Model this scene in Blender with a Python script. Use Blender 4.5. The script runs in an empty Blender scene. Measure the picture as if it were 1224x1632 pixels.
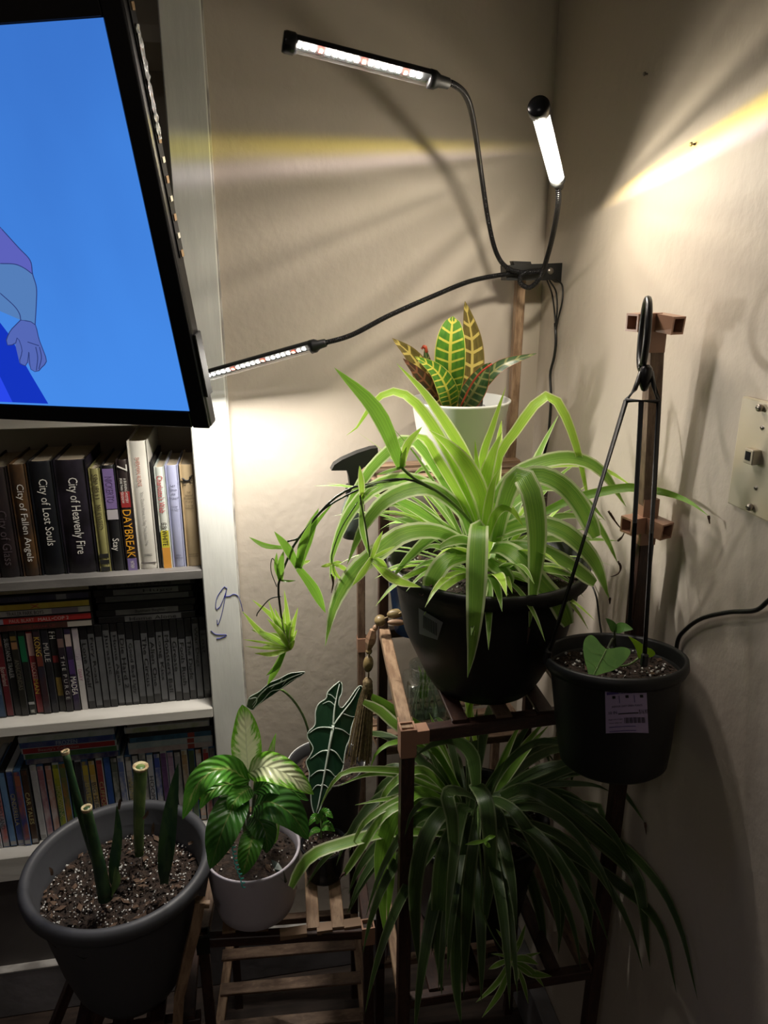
import bpy, bmesh, math, random
from mathutils import Vector, Matrix, noise
random.seed(7)
S = bpy.context.scene; C = S.collection
V = Vector
# ---------------------------------------------------------------- camera
FPX = 1200.0; PITCH = math.radians(17.6); YAW = math.radians(10.0); EYE = 1.6
hd = V((math.sin(YAW), math.cos(YAW), 0)); RT = V((math.cos(YAW), -math.sin(YAW), 0)); ZZ = V((0, 0, 1))
FW = hd*math.cos(PITCH) - ZZ*math.sin(PITCH); UP = hd*math.sin(PITCH) + ZZ*math.cos(PITCH)
CAM = V((0, 0, EYE))
cd = bpy.data.cameras.new('camera'); co = bpy.data.objects.new('camera', cd); C.objects.link(co)
cd.sensor_fit = 'VERTICAL'; cd.sensor_height = 36.0; cd.lens = 36.0*FPX/1632.0; cd.clip_start = 0.02
co.matrix_world = Matrix((( RT.x, UP.x, -FW.x, 0), (RT.y, UP.y, -FW.y, 0), (RT.z, UP.z, -FW.z, EYE), (0, 0, 0, 1)))
S.camera = co
# ---------------------------------------------------------------- world, exposure
w = bpy.data.worlds.new('world'); S.world = w; w.use_nodes = True
w.node_tree.nodes['Background'].inputs[0].default_value = (0.9, 0.85, 0.8, 1); w.node_tree.nodes['Background'].inputs[1].default_value = 0.02
S.view_settings.view_transform = 'Standard'; S.view_settings.look = 'None'
S.view_settings.exposure = 0.8; S.view_settings.gamma = 1.0; S.view_settings.use_curve_mapping = False
LED1, LED2, LED3 = 850.0, 290.0, 150.0
BAR3W = 2.7                              # watts of the lower left bar      # strengths of the diodes of the three grow bars
PAT2 = 3.8                               # lens pattern of the corner bar
ROOMFILL = 2.0                           # weak added fill light, not a known lamp of the room
la = bpy.data.lights.new('room_fill', 'AREA'); la.energy = ROOMFILL; la.size = 0.5; la.color = (1, 0.93, 0.86)
lo = bpy.data.objects.new('room_fill', la); C.objects.link(lo); lo.location = (-0.9, -0.9, 2.5)

# ---------------------------------------------------------------- geometry helpers
def ray(x, y): return FW + RT*((x-612)/FPX) - UP*((y-816)/FPX)
def PY(x, y, Y):
    r = ray(x, y); return CAM + r*(Y/r.y)
def PX(x, y, X):
    r = ray(x, y); return CAM + r*(X/r.x)
def PZ(x, y, z):                           # z relative to the eye
    r = ray(x, y); return CAM + r*(z/r.z)
def P(t):
    p = PY(t[0], t[1], t[2])
    return PX(t[0], t[1], .56-.014) if p.x > .56-.014 else p      # keep clear of the right wall
def pxm(n, p): return n/FPX*((p-CAM).dot(FW))

def thing(name, label, cat, loc=(0, 0, 0), group=None):
    o = bpy.data.objects.new(name, None); C.objects.link(o); o.location = loc; o.empty_display_size = .02
    o['label'] = label; o['category'] = cat
    if group: o['group'] = group
    return o
def tag(o, label, cat, group=None):
    o['label'] = label; o['category'] = cat
    if group: o['group'] = group
    return o
def wloc(o):
    p = V((0, 0, 0))
    while o is not None: p = p + V(o.location); o = o.parent
    return p
def obj(name, data, mat, parent=None, smooth=False, org=None, kind=None, label=None):
    """data: bmesh, or (verts, faces[, uvs]) in world coordinates. Linked as ONE mesh object."""
    me = bpy.data.meshes.new(name)
    if isinstance(data, tuple):
        me.from_pydata([tuple(v) for v in data[0]], [], data[1])
        if len(data) > 2 and data[2]:
            uv = me.uv_layers.new(name='UVMap')
            for l in me.loops: uv.data[l.index].uv = data[2][l.vertex_index]
    else:
        data.to_mesh(me); data.free()
    o = bpy.data.objects.new(name, me); C.objects.link(o)
    if parent is not None:
        o.parent = parent; off = wloc(parent)
    else: off = V(org) if org is not None else V((0, 0, 0)); o.location = off
    if off.length > 0: me.transform(Matrix.Translation(-off))
    for m in (mat if isinstance(mat, (list, tuple)) else [mat]): me.materials.append(m)
    if smooth:
        for p in me.polygons: p.use_smooth = True
    if kind: o['kind'] = kind
    if label: o['label'] = label
    me.update()
    return o
def bx(bm, c, s, bev=0.0, axes=None, seg=1):
    """box centre c, full size s, optional axes (3 unit vectors)"""
    ax = axes or (V((1, 0, 0)), V((0, 1, 0)), V((0, 0, 1)))
    c = V(c); vs = []
    for k in (-.5, .5):
        for j in (-.5, .5):
            for i in (-.5, .5): vs.append(bm.verts.new(c + ax[0]*s[0]*i + ax[1]*s[1]*j + ax[2]*s[2]*k))
    F = [(0, 2, 3, 1), (4, 5, 7, 6), (0, 1, 5, 4), (2, 6, 7, 3), (0, 4, 6, 2), (1, 3, 7, 5)]
    fs = [bm.faces.new([vs[i] for i in f]) for f in F]
    if bev > 0:
        ed = list({e for f in fs for e in f.edges})
        bmesh.ops.bevel(bm, geom=ed, offset=bev, segments=seg, affect='EDGES', profile=.5)
    bmesh.ops.recalc_face_normals(bm, faces=bm.faces)
    return bm
def boxo(name, lo_, hi, mat, parent=None, bev=0.0, **k):
    lo_, hi = V(lo_), V(hi); bm = bmesh.new(); bx(bm, (lo_+hi)/2, hi-lo_, bev)
    o = obj(name, bm, mat, parent, **k); return o
def frame(d, hint=None):
    d = d.normalized(); h = V(hint) if hint is not None else V((0, 0, 1))
    if abs(d.dot(h.normalized())) > .98: h = V((0, 1, 0))
    a = d.cross(h).normalized(); b = a.cross(d).normalized()
    return a, b
def cr(pts, n):
    """catmull-rom resample"""
    pts = [V(p) for p in pts]
    if len(pts) == 2: return [pts[0].lerp(pts[1], i/(n-1)) for i in range(n)]
    q = [pts[0]*2-pts[1]] + pts + [pts[-1]*2-pts[-2]]
    ls = [0]
    for i in range(len(pts)-1): ls.append(ls[-1] + (pts[i+1]-pts[i]).length)
    out = []
    for i in range(n):
        s = ls[-1]*i/(n-1); k = 0
        while k < len(pts)-2 and s > ls[k+1]: k += 1
        t = (s-ls[k])/max(1e-9, ls[k+1]-ls[k]); p0, p1, p2, p3 = q[k:k+4]
        out.append(.5*((2*p1)+(p2-p0)*t+(2*p0-5*p1+4*p2-p3)*t*t+(3*p1-p0-3*p2+p3)*t**3))
    return out
def tube(pts, r, n=8, m=None, caps=True, rfun=None, acc=None):
    if m: pts = cr(pts, m)
    vs, fs, uv = acc if acc else ([], [], [])
    b0 = len(vs); a = None; L = 0
    for i, p in enumerate(pts):
        t = (pts[min(i+1, len(pts)-1)] - pts[max(i-1, 0)]).normalized()
        if a is None: a, b = frame(t)
        else:
            a = (a - t*a.dot(t)).normalized(); b = t.cross(a)
        if i: L += (p-pts[i-1]).length
        rr = rfun(i/(len(pts)-1)) if rfun else r
        for k in range(n):
            th = 2*math.pi*k/n; vs.append(p + a*math.cos(th)*rr + b*math.sin(th)*rr); uv.append((k/n, L))
    for i in range(len(pts)-1):
        for k in range(n):
            k2 = (k+1) % n; fs.append((b0+i*n+k, b0+i*n+k2, b0+(i+1)*n+k2, b0+(i+1)*n+k))
    if caps: fs.append(tuple(b0+k for k in range(n))[::-1]); fs.append(tuple(b0+(len(pts)-1)*n+k for k in range(n)))
    return vs, fs, uv
def lathe(c, prof, n=40, axis=ZZ, squash=1.0):
    """prof: list (r, h) along axis from c"""
    a, b = frame(axis, (0, 1, 0)) if abs(axis.z) > .9 else frame(axis); axis = axis.normalized()
    vs, fs, uv = [], [], []
    for r, h in prof:
        for k in range(n):
            th = 2*math.pi*k/n; vs.append(V(c) + a*r*math.cos(th) + b*r*math.sin(th)*squash + axis*h); uv.append((k/n, h))
    for i in range(len(prof)-1):
        for k in range(n):
            k2 = (k+1) % n; fs.append((i*n+k, i*n+k2, (i+1)*n+k2, (i+1)*n+k))
    return vs, fs, uv
def fixn(o):
    bm = bmesh.new(); bm.from_mesh(o.data); bmesh.ops.recalc_face_normals(bm, faces=bm.faces); bm.to_mesh(o.data); bm.free(); return o

# ---------------------------------------------------------------- materials
class NT:
    def __init__(s, m): s.t = m.node_tree; s.m = m
    def n(s, k, **kw):
        x = s.t.nodes.new(k)
        for a, b in kw.items(): setattr(x, a, b)
        return x
    def l(s, a, b): s.t.links.new(a, b)
    def inp(s, x, i, v):
        if isinstance(v, bpy.types.NodeSocket): s.l(v, x.inputs[i])
        else: x.inputs[i].default_value = v
    def math(s, op, a, b=0.0, c=0.0, clamp=False):
        x = s.n('ShaderNodeMath', operation=op, use_clamp=clamp); s.inp(x, 0, a); s.inp(x, 1, b); s.inp(x, 2, c); return x.outputs[0]
    def sstep(s, v, a, b, lo=0.0, hi=1.0):
        x = s.n('ShaderNodeMapRange', interpolation_type='SMOOTHSTEP'); s.inp(x, 0, v)
        x.inputs[1].default_value = a; x.inputs[2].default_value = b; x.inputs[3].default_value = lo; x.inputs[4].default_value = hi; return x.outputs[0]
    def mix(s, f, a, b):
        x = s.n('ShaderNodeMix', data_type='RGBA'); s.inp(x, 0, f)
        for i, v in ((6, a), (7, b)):
            s.inp(x, i, v if isinstance(v, bpy.types.NodeSocket) else (*v[:3], 1))
        return x.outputs[2]
    def noise(s, scale, vec=None, detail=3.0, rough=.5):
        x = s.n('ShaderNodeTexNoise'); x.inputs['Scale'].default_value = scale; x.inputs['Detail'].default_value = detail; x.inputs['Roughness'].default_value = rough
        if vec is not None: s.l(vec, x.inputs['Vector'])
        return x.outputs['Fac']
    def obj(s, sc=(1, 1, 1), out='Object'):
        t = s.n('ShaderNodeTexCoord'); m = s.n('ShaderNodeMapping'); s.l(t.outputs[out], m.inputs[0]); m.inputs['Scale'].default_value = sc; return m.outputs[0]
    def uv(s):
        t = s.n('ShaderNodeTexCoord'); p = s.n('ShaderNodeSeparateXYZ'); s.l(t.outputs['UV'], p.inputs[0]); return t.outputs['UV'], p.outputs[0], p.outputs[1]
    def bump(s, h, strength=.3, dist=.002):
        b = s.n('ShaderNodeBump'); b.inputs['Strength'].default_value = strength; b.inputs['Distance'].default_value = dist; s.l(h, b.inputs['Height']); return b.outputs[0]
def mat(name, col=(.5, .5, .5), rough=.5, metal=0.0, noise_=None, bump=None, spec=.5, emis=None, estr=1.0, trans=0.0, alpha=None):
    m = bpy.data.materials.new(name); m.use_nodes = True; N = NT(m); b = m.node_tree.nodes['Principled BSDF']
    b.inputs['Base Color'].default_value = (*col, 1); b.inputs['Roughness'].default_value = rough; b.inputs['Metallic'].default_value = metal
    b.inputs['Specular IOR Level'].default_value = spec
    if noise_:                                # (colour2, scale, (mapping))
        c2, sc, mp = noise_; f = N.noise(sc, N.obj(mp)); N.l(N.mix(N.sstep(f, .35, .65), col, c2), b.inputs['Base Color'])
    if bump:                                  # (scale, strength, dist, mapping)
        f = N.noise(bump[0], N.obj(bump[3] if len(bump) > 3 else (1, 1, 1)), 4); N.l(N.bump(f, bump[1], bump[2]), b.inputs['Normal'])
    if emis: b.inputs['Emission Color'].default_value = (*emis, 1); b.inputs['Emission Strength'].default_value = estr
    if trans: b.inputs['Transmission Weight'].default_value = trans
    return m
M = {}
M['wall'] = mat('wall_paint', (.60, .53, .45), .55, noise_=((.56, .495, .415), 3, (1, 1, 1)), bump=(55, .35, .004, (1, 1, .8)))
M['trimpaint'] = mat('white_trim_paint', (.80, .81, .77), .38, noise_=((.72, .73, .69), 14, (1, 1, .4)), bump=(40, .5, .003, (1, 1, .18)))
M['shelfpaint'] = mat('shelf_paint', (.74, .72, .67), .5, noise_=((.60, .58, .53), 18, (.3, 1, 1)), bump=(60, .3, .002, (.2, 1, 1)))
M['shelfdark'] = mat('scuffed_grey_shelf', (.13, .125, .12), .5, noise_=((.20, .19, .18), 22, (.3, 1, 1)), bump=(50, .3, .002))
M['inside'] = mat('cupboard_inside', (.50, .46, .38), .7, noise_=((.44, .40, .33), 6, (1, 1, 1)))
M['kick'] = mat('shaded_kick_panel', (.10, .09, .085), .7, noise_=((.07, .06, .06), 6, (1, 1, 1)))  # shade of furniture and shelf overhang put into this dark colour
M['basepaint'] = mat('baseboard_paint', (.20, .19, .20), .5, noise_=((.13, .125, .13), 9, (1, 1, 1)), bump=(30, .4, .003))
M['baseedge'] = mat('lit_ledge_and_caulk', (.62, .60, .56), .5, noise_=((.3, .28, .26), 16, (1, 1, 1)))  # pale: light on the baseboard ledge put into the colour; also colours the caulk
M['floor'] = mat('dark_floor', (.06, .04, .03), .5, noise_=((.03, .02, .015), 8, (1, 8, 1)))
M['ceil'] = mat('ceiling_paint', (.5, .48, .45), .8)
M['black'] = mat('black_plastic', (.012, .012, .013), .35, bump=(90, .08, .001))
M['blackrough'] = mat('matt_black_plastic', (.006, .0065, .0065), .5, bump=(120, .15, .001))
M['blackgloss'] = mat('gloss_black_plastic', (.008, .009, .011), .25)
M['potgrey'] = mat('grey_pot_plastic', (.058, .060, .068), .5, bump=(150, .1, .001))
M['potwhite'] = mat('white_pot_glaze', (.74, .75, .72), .4, bump=(60, .08, .001))
M['potlilac'] = mat('lilac_white_pot_glaze', (.54, .50, .56), .45, bump=(60, .08, .001))
M['soil'] = mat('potting_soil', (.022, .014, .010), .9, noise_=((.05, .03, .02), 90, (1, 1, 1)), bump=(140, 1.0, .01))
M['perlite'] = mat('perlite', (.75, .74, .70), .8)
M['bark'] = mat('bark_chip', (.075, .042, .026), .85, noise_=((.13, .08, .05), 60, (1, 1, 1)))
M['connector'] = mat('brown_plastic', (.36, .20, .13), .35)
M['rope'] = mat('jute_rope', (.30, .22, .11), .85, noise_=((.17, .12, .06), 150, (1, 1, 1)), bump=(200, .5, .002))
M['bead'] = mat('olive_wood_bead', (.27, .20, .09), .4, noise_=((.17, .12, .05), 60, (1, 1, 3)))
M['beadtan'] = mat('tan_wood_bead', (.32, .20, .12), .45, noise_=((.22, .13, .08), 60, (1, 1, 3)))
M['blue'] = mat('blue_plastic', (.02, .10, .42), .35)
M['cable'] = mat('black_cable', (.012, .012, .012), .4)
M['chrome'] = mat('gooseneck_metal', (.035, .035, .038), .28, metal=.6)
M['screw'] = mat('screw_metal', (.35, .31, .27), .35, metal=.8)
M['plate'] = mat('almond_plate', (.62, .53, .36), .4, noise_=((.56, .52, .40), 9, (1, 1, 1)))
M['plateedge'] = mat('worn_metal', (.4, .36, .3), .4)
M['dark'] = mat('dark_void', (.004, .004, .004), .9)
M['paper'] = mat('page_edges', (.55, .47, .35), .8, bump=(400, .4, .001, (1, .1, 1)))
M['ink'] = mat('blue_ink', (.02, .03, .30), .5)
M['inkblack'] = mat('black_ink', (.006, .006, .007), .6)
M['brownleaf'] = mat('dry_leaf_tip', (.06, .03, .02), .8)
M['sticker'] = mat('clear_sticker', (.20, .20, .22), .3)
M['labelpaper'] = mat('lilac_label', (.36, .29, .46), .45)
M['labelwhite'] = mat('label_print_white', (.55, .5, .62), .5)
M['labelpurple'] = mat('label_band', (.06, .04, .18), .5)
M['teal'] = mat('teal_paint', (.08, .50, .45), .4)
M['leafprint'] = mat('painted_leaf', (.03, .05, .04), .4, noise_=((.10, .13, .11), 60, (1, 1, 1)))
M['tape'] = mat('crinkled_clear_tape', (.45, .47, .48), .15, bump=(120, 1, .003), spec=.9)
M['silver'] = mat('led_strip_backing', (.02, .02, .02), .4)
M['stripled'] = mat('unlit_diode', (.62, .60, .48), .3)
M['copper'] = mat('solder_pads', (.33, .22, .12), .4)
def glassmat(name, tint=(.9, .95, .95), a=.85, rough=.05):
    m = bpy.data.materials.new(name); m.use_nodes = True; N = NT(m); t = m.node_tree; t.nodes.remove(t.nodes['Principled BSDF'])
    tr = N.n('ShaderNodeBsdfTransparent'); tr.inputs[0].default_value = (*tint, 1)
    g = N.n('ShaderNodeBsdfGlossy'); g.inputs['Roughness'].default_value = rough
    lw = N.n('ShaderNodeLayerWeight'); lw.inputs[0].default_value = .25
    f = N.math('MULTIPLY_ADD', lw.outputs['Facing'], a*.6, 1-a, clamp=True)
    mx = N.n('ShaderNodeMixShader'); N.l(f, mx.inputs[0]); N.l(tr.outputs[0], mx.inputs[1]); N.l(g.outputs[0], mx.inputs[2])
    N.l(mx.outputs[0], t.nodes['Material Output'].inputs[0]); return m
M['glass'] = glassmat('jar_glass', (.88, .93, .92), .78); M['water'] = glassmat('jar_water', (.74, .84, .78), .9)
M['lens'] = glassmat('clear_lens', (.97, .98, 1), .93, .2)
M['bottle'] = mat('smoky_bottle', (.10, .12, .11), .25)
def emit(name, col, st):
    m = bpy.data.materials.new(name); m.use_nodes = True; t = m.node_tree; t.nodes.remove(t.nodes['Principled BSDF'])
    e = t.nodes.new('ShaderNodeEmission'); e.inputs[0].default_value = (*col, 1); e.inputs[1].default_value = st
    t.links.new(e.outputs[0], t.nodes['Material Output'].inputs[0]); return m
def woodmat(name, c1, c2, c3):
    m = bpy.data.materials.new(name); m.use_nodes = True; N = NT(m); b = m.node_tree.nodes['Principled BSDF']
    t = N.n('ShaderNodeTexCoord'); mp = N.n('ShaderNodeMapping'); N.l(t.outputs['UV'], mp.inputs[0]); mp.inputs['Scale'].default_value = (3.2, 9, 1)
    oi = N.n('ShaderNodeObjectInfo'); cx = N.n('ShaderNodeCombineXYZ'); N.l(N.math('MULTIPLY', oi.outputs['Random'], 37.0), cx.inputs[0]); N.l(N.math('MULTIPLY', oi.outputs['Random'], 11.0), cx.inputs[1]); N.l(cx.outputs[0], mp.inputs['Location'])
    f = N.noise(2.2, mp.outputs[0], 5, .6); g = N.noise(9, mp.outputs[0], 3)
    c = N.mix(N.sstep(f, .38, .62), c1, c2); c = N.mix(N.math('MULTIPLY', N.sstep(g, .55, .75), .6), c, c3)
    N.l(c, b.inputs['Base Color']); b.inputs['Roughness'].default_value = .42; N.l(N.bump(g, .25, .001), b.inputs['Normal']); return m
M['wood'] = woodmat('burnt_wood', (.20, .13, .085), (.11, .065, .042), (.32, .22, .14))
M['woodlight'] = woodmat('tan_lit_burnt_wood', (.33, .22, .135), (.20, .12, .07), (.11, .06, .035))  # tan wood; light on top-lit edges and rails is in this tone too
M['wooddark'] = woodmat('dark_burnt_wood', (.05, .022, .015), (.028, .012, .009), (.10, .05, .03))

def leafshader(m, N, col, rough=.38, tr=.28, bumpsock=None):
    t = m.node_tree; b = t.nodes['Principled BSDF']; N.l(col, b.inputs['Base Color']); b.inputs['Roughness'].default_value = rough
    x = N.n('ShaderNodeBsdfTranslucent'); N.l(col, x.inputs[0]); mx = N.n('ShaderNodeMixShader'); mx.inputs[0].default_value = tr
    N.l(b.outputs[0], mx.inputs[1]); N.l(x.outputs[0], mx.inputs[2]); N.l(mx.outputs[0], t.nodes['Material Output'].inputs[0])
    if bumpsock: N.l(bumpsock, b.inputs['Normal'])
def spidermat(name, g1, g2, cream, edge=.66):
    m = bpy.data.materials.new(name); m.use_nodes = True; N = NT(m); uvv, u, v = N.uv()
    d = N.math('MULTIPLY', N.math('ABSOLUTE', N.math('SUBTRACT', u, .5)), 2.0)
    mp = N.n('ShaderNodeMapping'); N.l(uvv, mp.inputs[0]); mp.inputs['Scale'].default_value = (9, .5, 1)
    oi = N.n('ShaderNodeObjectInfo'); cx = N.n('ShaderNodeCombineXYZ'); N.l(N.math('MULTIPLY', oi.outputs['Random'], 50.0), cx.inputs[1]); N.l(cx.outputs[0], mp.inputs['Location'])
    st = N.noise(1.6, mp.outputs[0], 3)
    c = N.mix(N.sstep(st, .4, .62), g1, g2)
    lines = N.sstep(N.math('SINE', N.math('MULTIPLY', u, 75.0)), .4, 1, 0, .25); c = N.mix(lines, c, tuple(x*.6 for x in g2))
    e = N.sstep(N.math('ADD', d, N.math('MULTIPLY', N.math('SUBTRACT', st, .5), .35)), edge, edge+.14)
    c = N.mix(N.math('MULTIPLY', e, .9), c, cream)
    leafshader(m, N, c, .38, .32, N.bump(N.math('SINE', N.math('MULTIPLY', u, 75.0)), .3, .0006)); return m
M['sp'] = spidermat('spider_leaf', (.27, .47, .07), (.17, .36, .05), (.70, .78, .46))
M['spb'] = spidermat('spider_leaf_bright', (.50, .76, .09), (.38, .66, .07), (.80, .86, .46), .7)
M['spg'] = spidermat('spider_leaf_green', (.24, .48, .05), (.18, .38, .04), (.55, .70, .26), .86)
M['spd'] = spidermat('spider_leaf_shaded', (.062, .115, .028), (.038, .078, .018), (.20, .25, .12), .72)  # same leaf, with the shade around the lower plant put into its colour
def crotonmat(name, base, base2, vein, nv=9.0, edge=(.75, .7, .15)):
    m = bpy.data.materials.new(name); m.use_nodes = True; N = NT(m); uvv, u, v = N.uv()
    d = N.math('MULTIPLY', N.math('ABSOLUTE', N.math('SUBTRACT', u, .5)), 2.0)
    nz = N.noise(6, uvv, 2)
    c = N.mix(N.sstep(nz, .4, .6), base, base2)
    ph = N.math('MULTIPLY', N.math('SUBTRACT', v, N.math('MULTIPLY', d, .055)), nv*6.283)
    sv = N.sstep(N.math('ADD', N.math('SINE', ph), N.math('MULTIPLY', nz, .25)), .78, .98)
    sv = N.math('MULTIPLY', sv, N.sstep(d, .96, .80))
    mid = N.sstep(d, .13, .08); ed = N.sstep(d, .93, .97)
    f = N.math('MAXIMUM', sv, mid); c = N.mix(f, c, vein); c = N.mix(ed, c, edge)
    leafshader(m, N, c, .3, .2); return m
M['cr1'] = crotonmat('croton_leaf', (.07, .22, .03), (.11, .30, .03), (.72, .66, .10), 11)
M['cr2'] = crotonmat('croton_leaf_olive', (.13, .10, .03), (.18, .14, .04), (.62, .50, .14), 8, (.30, .20, .08))
M['cr3'] = crotonmat('croton_leaf_dark', (.035, .085, .03), (.06, .11, .04), (.25, .26, .10), 8, (.45, .10, .04))
M['cr4'] = crotonmat('croton_leaf_purple', (.09, .03, .025), (.06, .05, .03), (.25, .10, .06), 7, (.40, .14, .06))
def dieffmat(name, g, g2, cream, amount=.5):
    m = bpy.data.materials.new(name); m.use_nodes = True; N = NT(m); uvv, u, v = N.uv()
    d = N.math('MULTIPLY', N.math('ABSOLUTE', N.math('SUBTRACT', u, .5)), 2.0)
    cb = N.n('ShaderNodeCombineXYZ'); N.l(N.math('MULTIPLY', d, 1.1), cb.inputs[0]); N.l(N.math('MULTIPLY', N.math('SUBTRACT', v, N.math('MULTIPLY', d, .22)), 8.0), cb.inputs[1])
    N.l(N.math('MULTIPLY', N.math('GREATER_THAN', u, .5), 9.0), cb.inputs[2])
    nz = N.noise(1.5, cb.outputs[0], 4, .65)
    f = N.sstep(N.math('SUBTRACT', N.math('ADD', nz, amount-.5), N.math('MULTIPLY', d, .55)), .08, .30)
    f = N.math('MULTIPLY', f, N.sstep(v, .97, .78)); f = N.math('MULTIPLY', f, N.sstep(v, 0, .12))
    c = N.mix(N.sstep(nz, .35, .65), g, g2); c = N.mix(f, c, cream); c = N.mix(N.sstep(d, .05, .02), c, tuple(x*.8 for x in cream))
    wv = N.math('SINE', N.math('MULTIPLY', N.math('SUBTRACT', v, N.math('MULTIPLY', d, .22)), 62.0))
    leafshader(m, N, c, .3, .2, N.bump(wv, .5, .0012)); return m
M['df1'] = dieffmat('dieffenbachia_leaf', (.16, .46, .03), (.26, .58, .05), (.78, .84, .50), .55)
M['df2'] = dieffmat('dieffenbachia_leaf_green', (.07, .27, .03), (.12, .36, .04), (.42, .56, .16), .18)
M['df3'] = dieffmat('dieffenbachia_leaf_dark', (.035, .14, .02), (.06, .19, .03), (.20, .30, .08), -.05)
def plainleaf(name, c1, c2, sc=40, rough=.35, tr=.15):
    m = bpy.data.materials.new(name); m.use_nodes = True; N = NT(m); f = N.noise(sc, N.obj((1, 1, .4))); leafshader(m, N, N.mix(N.sstep(f, .4, .6), c1, c2), rough, tr, N.bump(f, .2, .001)); return m
M['alo'] = plainleaf('alocasia_leaf', (.010, .038, .019), (.015, .050, .024), 30, .25, .05)
M['alovein'] = plainleaf('alocasia_vein', (.74, .82, .74), (.62, .72, .62))
M['stem'] = plainleaf('green_stem', (.16, .26, .07), (.12, .20, .06))
M['stemdark'] = plainleaf('dark_stem', (.04, .05, .03), (.06, .08, .04))
M['snake'] = plainleaf('snake_leaf', (.018, .05, .022), (.04, .085, .03), 70)
M['snakelight'] = plainleaf('snake_leaf_light', (.16, .24, .07), (.09, .16, .05), 60)
M['cutend'] = mat('dried_cut_end', (.50, .44, .26), .8, noise_=((.3, .2, .1), 90, (1, 1, 1)))
M['pothos'] = plainleaf('pothos_leaf', (.09, .22, .05), (.12, .27, .06), 60)
M['pothosy'] = plainleaf('pothos_leaf_young', (.58, .82, .08), (.50, .74, .07), 60, .35, .4)
M['red'] = plainleaf('red_leaf_margin', (.50, .09, .04), (.40, .05, .03))
M['root'] = mat('pale_root', (.38, .42, .28), .6)

# ---------------------------------------------------------------- lettering
_tc = {}
def text_geo(body):
    if body not in _tc:
        cu = bpy.data.curves.new('t', 'FONT'); cu.body = body; cu.resolution_u = 2; to = bpy.data.objects.new('t', cu)
        me = bpy.data.meshes.new_from_object(to); vs = [tuple(v.co) for v in me.vertices]; fs = [tuple(p.vertices) for p in me.polygons]
        bpy.data.objects.remove(to); bpy.data.meshes.remove(me)
        if not vs: vs = [(0, 0, 0)]
        x0 = min(v[0] for v in vs); x1 = max(v[0] for v in vs); y0 = min(v[1] for v in vs); y1 = max(v[1] for v in vs)
        _tc[body] = ([((v[0]-x0)/max(1e-6, x1-x0), (v[1]-y0)/max(1e-6, y1-y0)) for v in vs], fs)
    return _tc[body]
def text(body, org, xd, yd, L, h, mat_, parent, name='lettering'):
    vs, fs = text_geo(body); org = V(org)
    o = obj(name, ([org + V(xd)*(x*L) + V(yd)*(y*h) for x, y in vs], fs), mat_, parent)
    return o
ORD = ['first', 'second', 'third', 'fourth', 'fifth', 'sixth', 'seventh', 'eighth', 'ninth', 'tenth', 'eleventh', 'twelfth', 'thirteenth', 'fourteenth', 'fifteenth', 'sixteenth', 'seventeenth', 'eighteenth', 'nineteenth', 'twentieth', 'twenty-first', 'twenty-second', 'twenty-third', 'twenty-fourth', 'twenty-fifth', 'twenty-sixth', 'twenty-seventh', 'twenty-eighth', 'twenty-ninth', 'thirtieth', 'thirty-first', 'thirty-second']
X_, Y_, Z_ = V((1, 0, 0)), V((0, 1, 0)), V((0, 0, 1))
def E(z): return EYE + z
# ================================================================ ROOM SHELL
WY, WX = 1.43, .56
SX0, SX1 = -.113, -.046        # stile edges
def struct(o): o['kind'] = 'structure'; return o
struct(boxo('floor', (-3, -2.4, -.05), (WX+.1, 1.75, 0), M['floor']))
struct(boxo('ceiling', (-3, -2.4, 2.6), (WX+.1, 1.75, 2.65), M['ceil']))
struct(boxo('wall_right', (WX, -2.4, 0), (WX+.1, 1.75, 2.6), M['wall']))
struct(boxo('wall_left', (-3.1, -2.4, 0), (-3, 1.75, 2.6), M['wall']))
struct(boxo('wall_front', (-3.1, -2.5, 0), (WX+.1, -2.4, 2.6), M['wall']))
struct(boxo('wall_back', (SX0, WY, 0), (WX, WY+.3, 2.6), M['wall']))
struct(boxo('wall_back_left', (-3, WY, 0), (-1.2, WY+.3, 2.6), M['wall']))
BC = bpy.data.objects.new('wall_back_bookcase', None); C.objects.link(BC); BC['kind'] = 'structure'
BX0 = -1.2; SF = 1.41
boxo('back_panel', (BX0, 1.64, .1), (SX0, 1.70, 2.6), M['inside'], BC)
boxo('side_panel', (BX0-.02, SF+.001, 0), (BX0, 1.68, 2.6), M['inside'], BC)
boxo('stile', (SX0, SF, .10), (SX1, WY+.002, 2.6), M['trimpaint'], BC, bev=.002)
boxo('kick_panel', (BX0, SF+.008, .10), (SX0+.002, 1.44, E(-1.225)), M['kick'], BC)
def shelf(zt, zb, m, y0=SF, name='shelf'): return boxo(name, (BX0, y0, E(zb)), (SX0-.0005, 1.64, E(zt)), m, BC, bev=.0015)
shelf(-.553, -.572, M['shelfdark']); shelf(-.862, -.884, M['shelfpaint']); shelf(-1.172, -1.232, M['shelfpaint'], SF-.004)
shelf(-.232, -.264, M['shelfpaint'])
boxo('shelf', (BX0, 1.45, E(.36)), (SX0-.0005, 1.64, E(.385)), M['inside'], BC)
# chipped bead of caulk on the outer edge of the stile
vs, fs, uv = tube([V((SX1+.001, SF+.008, z)) for z in [0.12+.06*i for i in range(41)]], .003, 6, rfun=lambda t: .0025+.0016*noise.noise(V((t*60, 0, 0))))
obj('caulk_bead', (vs, fs), M['baseedge'], BC, smooth=True)
struct(boxo('baseboard_back', (-3, 1.402, 0), (WX, WY, E(-1.474)), M['basepaint'], bev=.003))
bt = boxo('baseboard_cap', (-3, 1.4005, E(-1.474)), (WX, WY, E(-1.468)), M['baseedge'], bpy.data.objects['baseboard_back'], bev=.002)
struct(boxo('baseboard_right', (WX-.035, -2.4, 0), (WX, 1.400, E(-1.474)), M['basepaint'], bev=.003))
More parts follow.
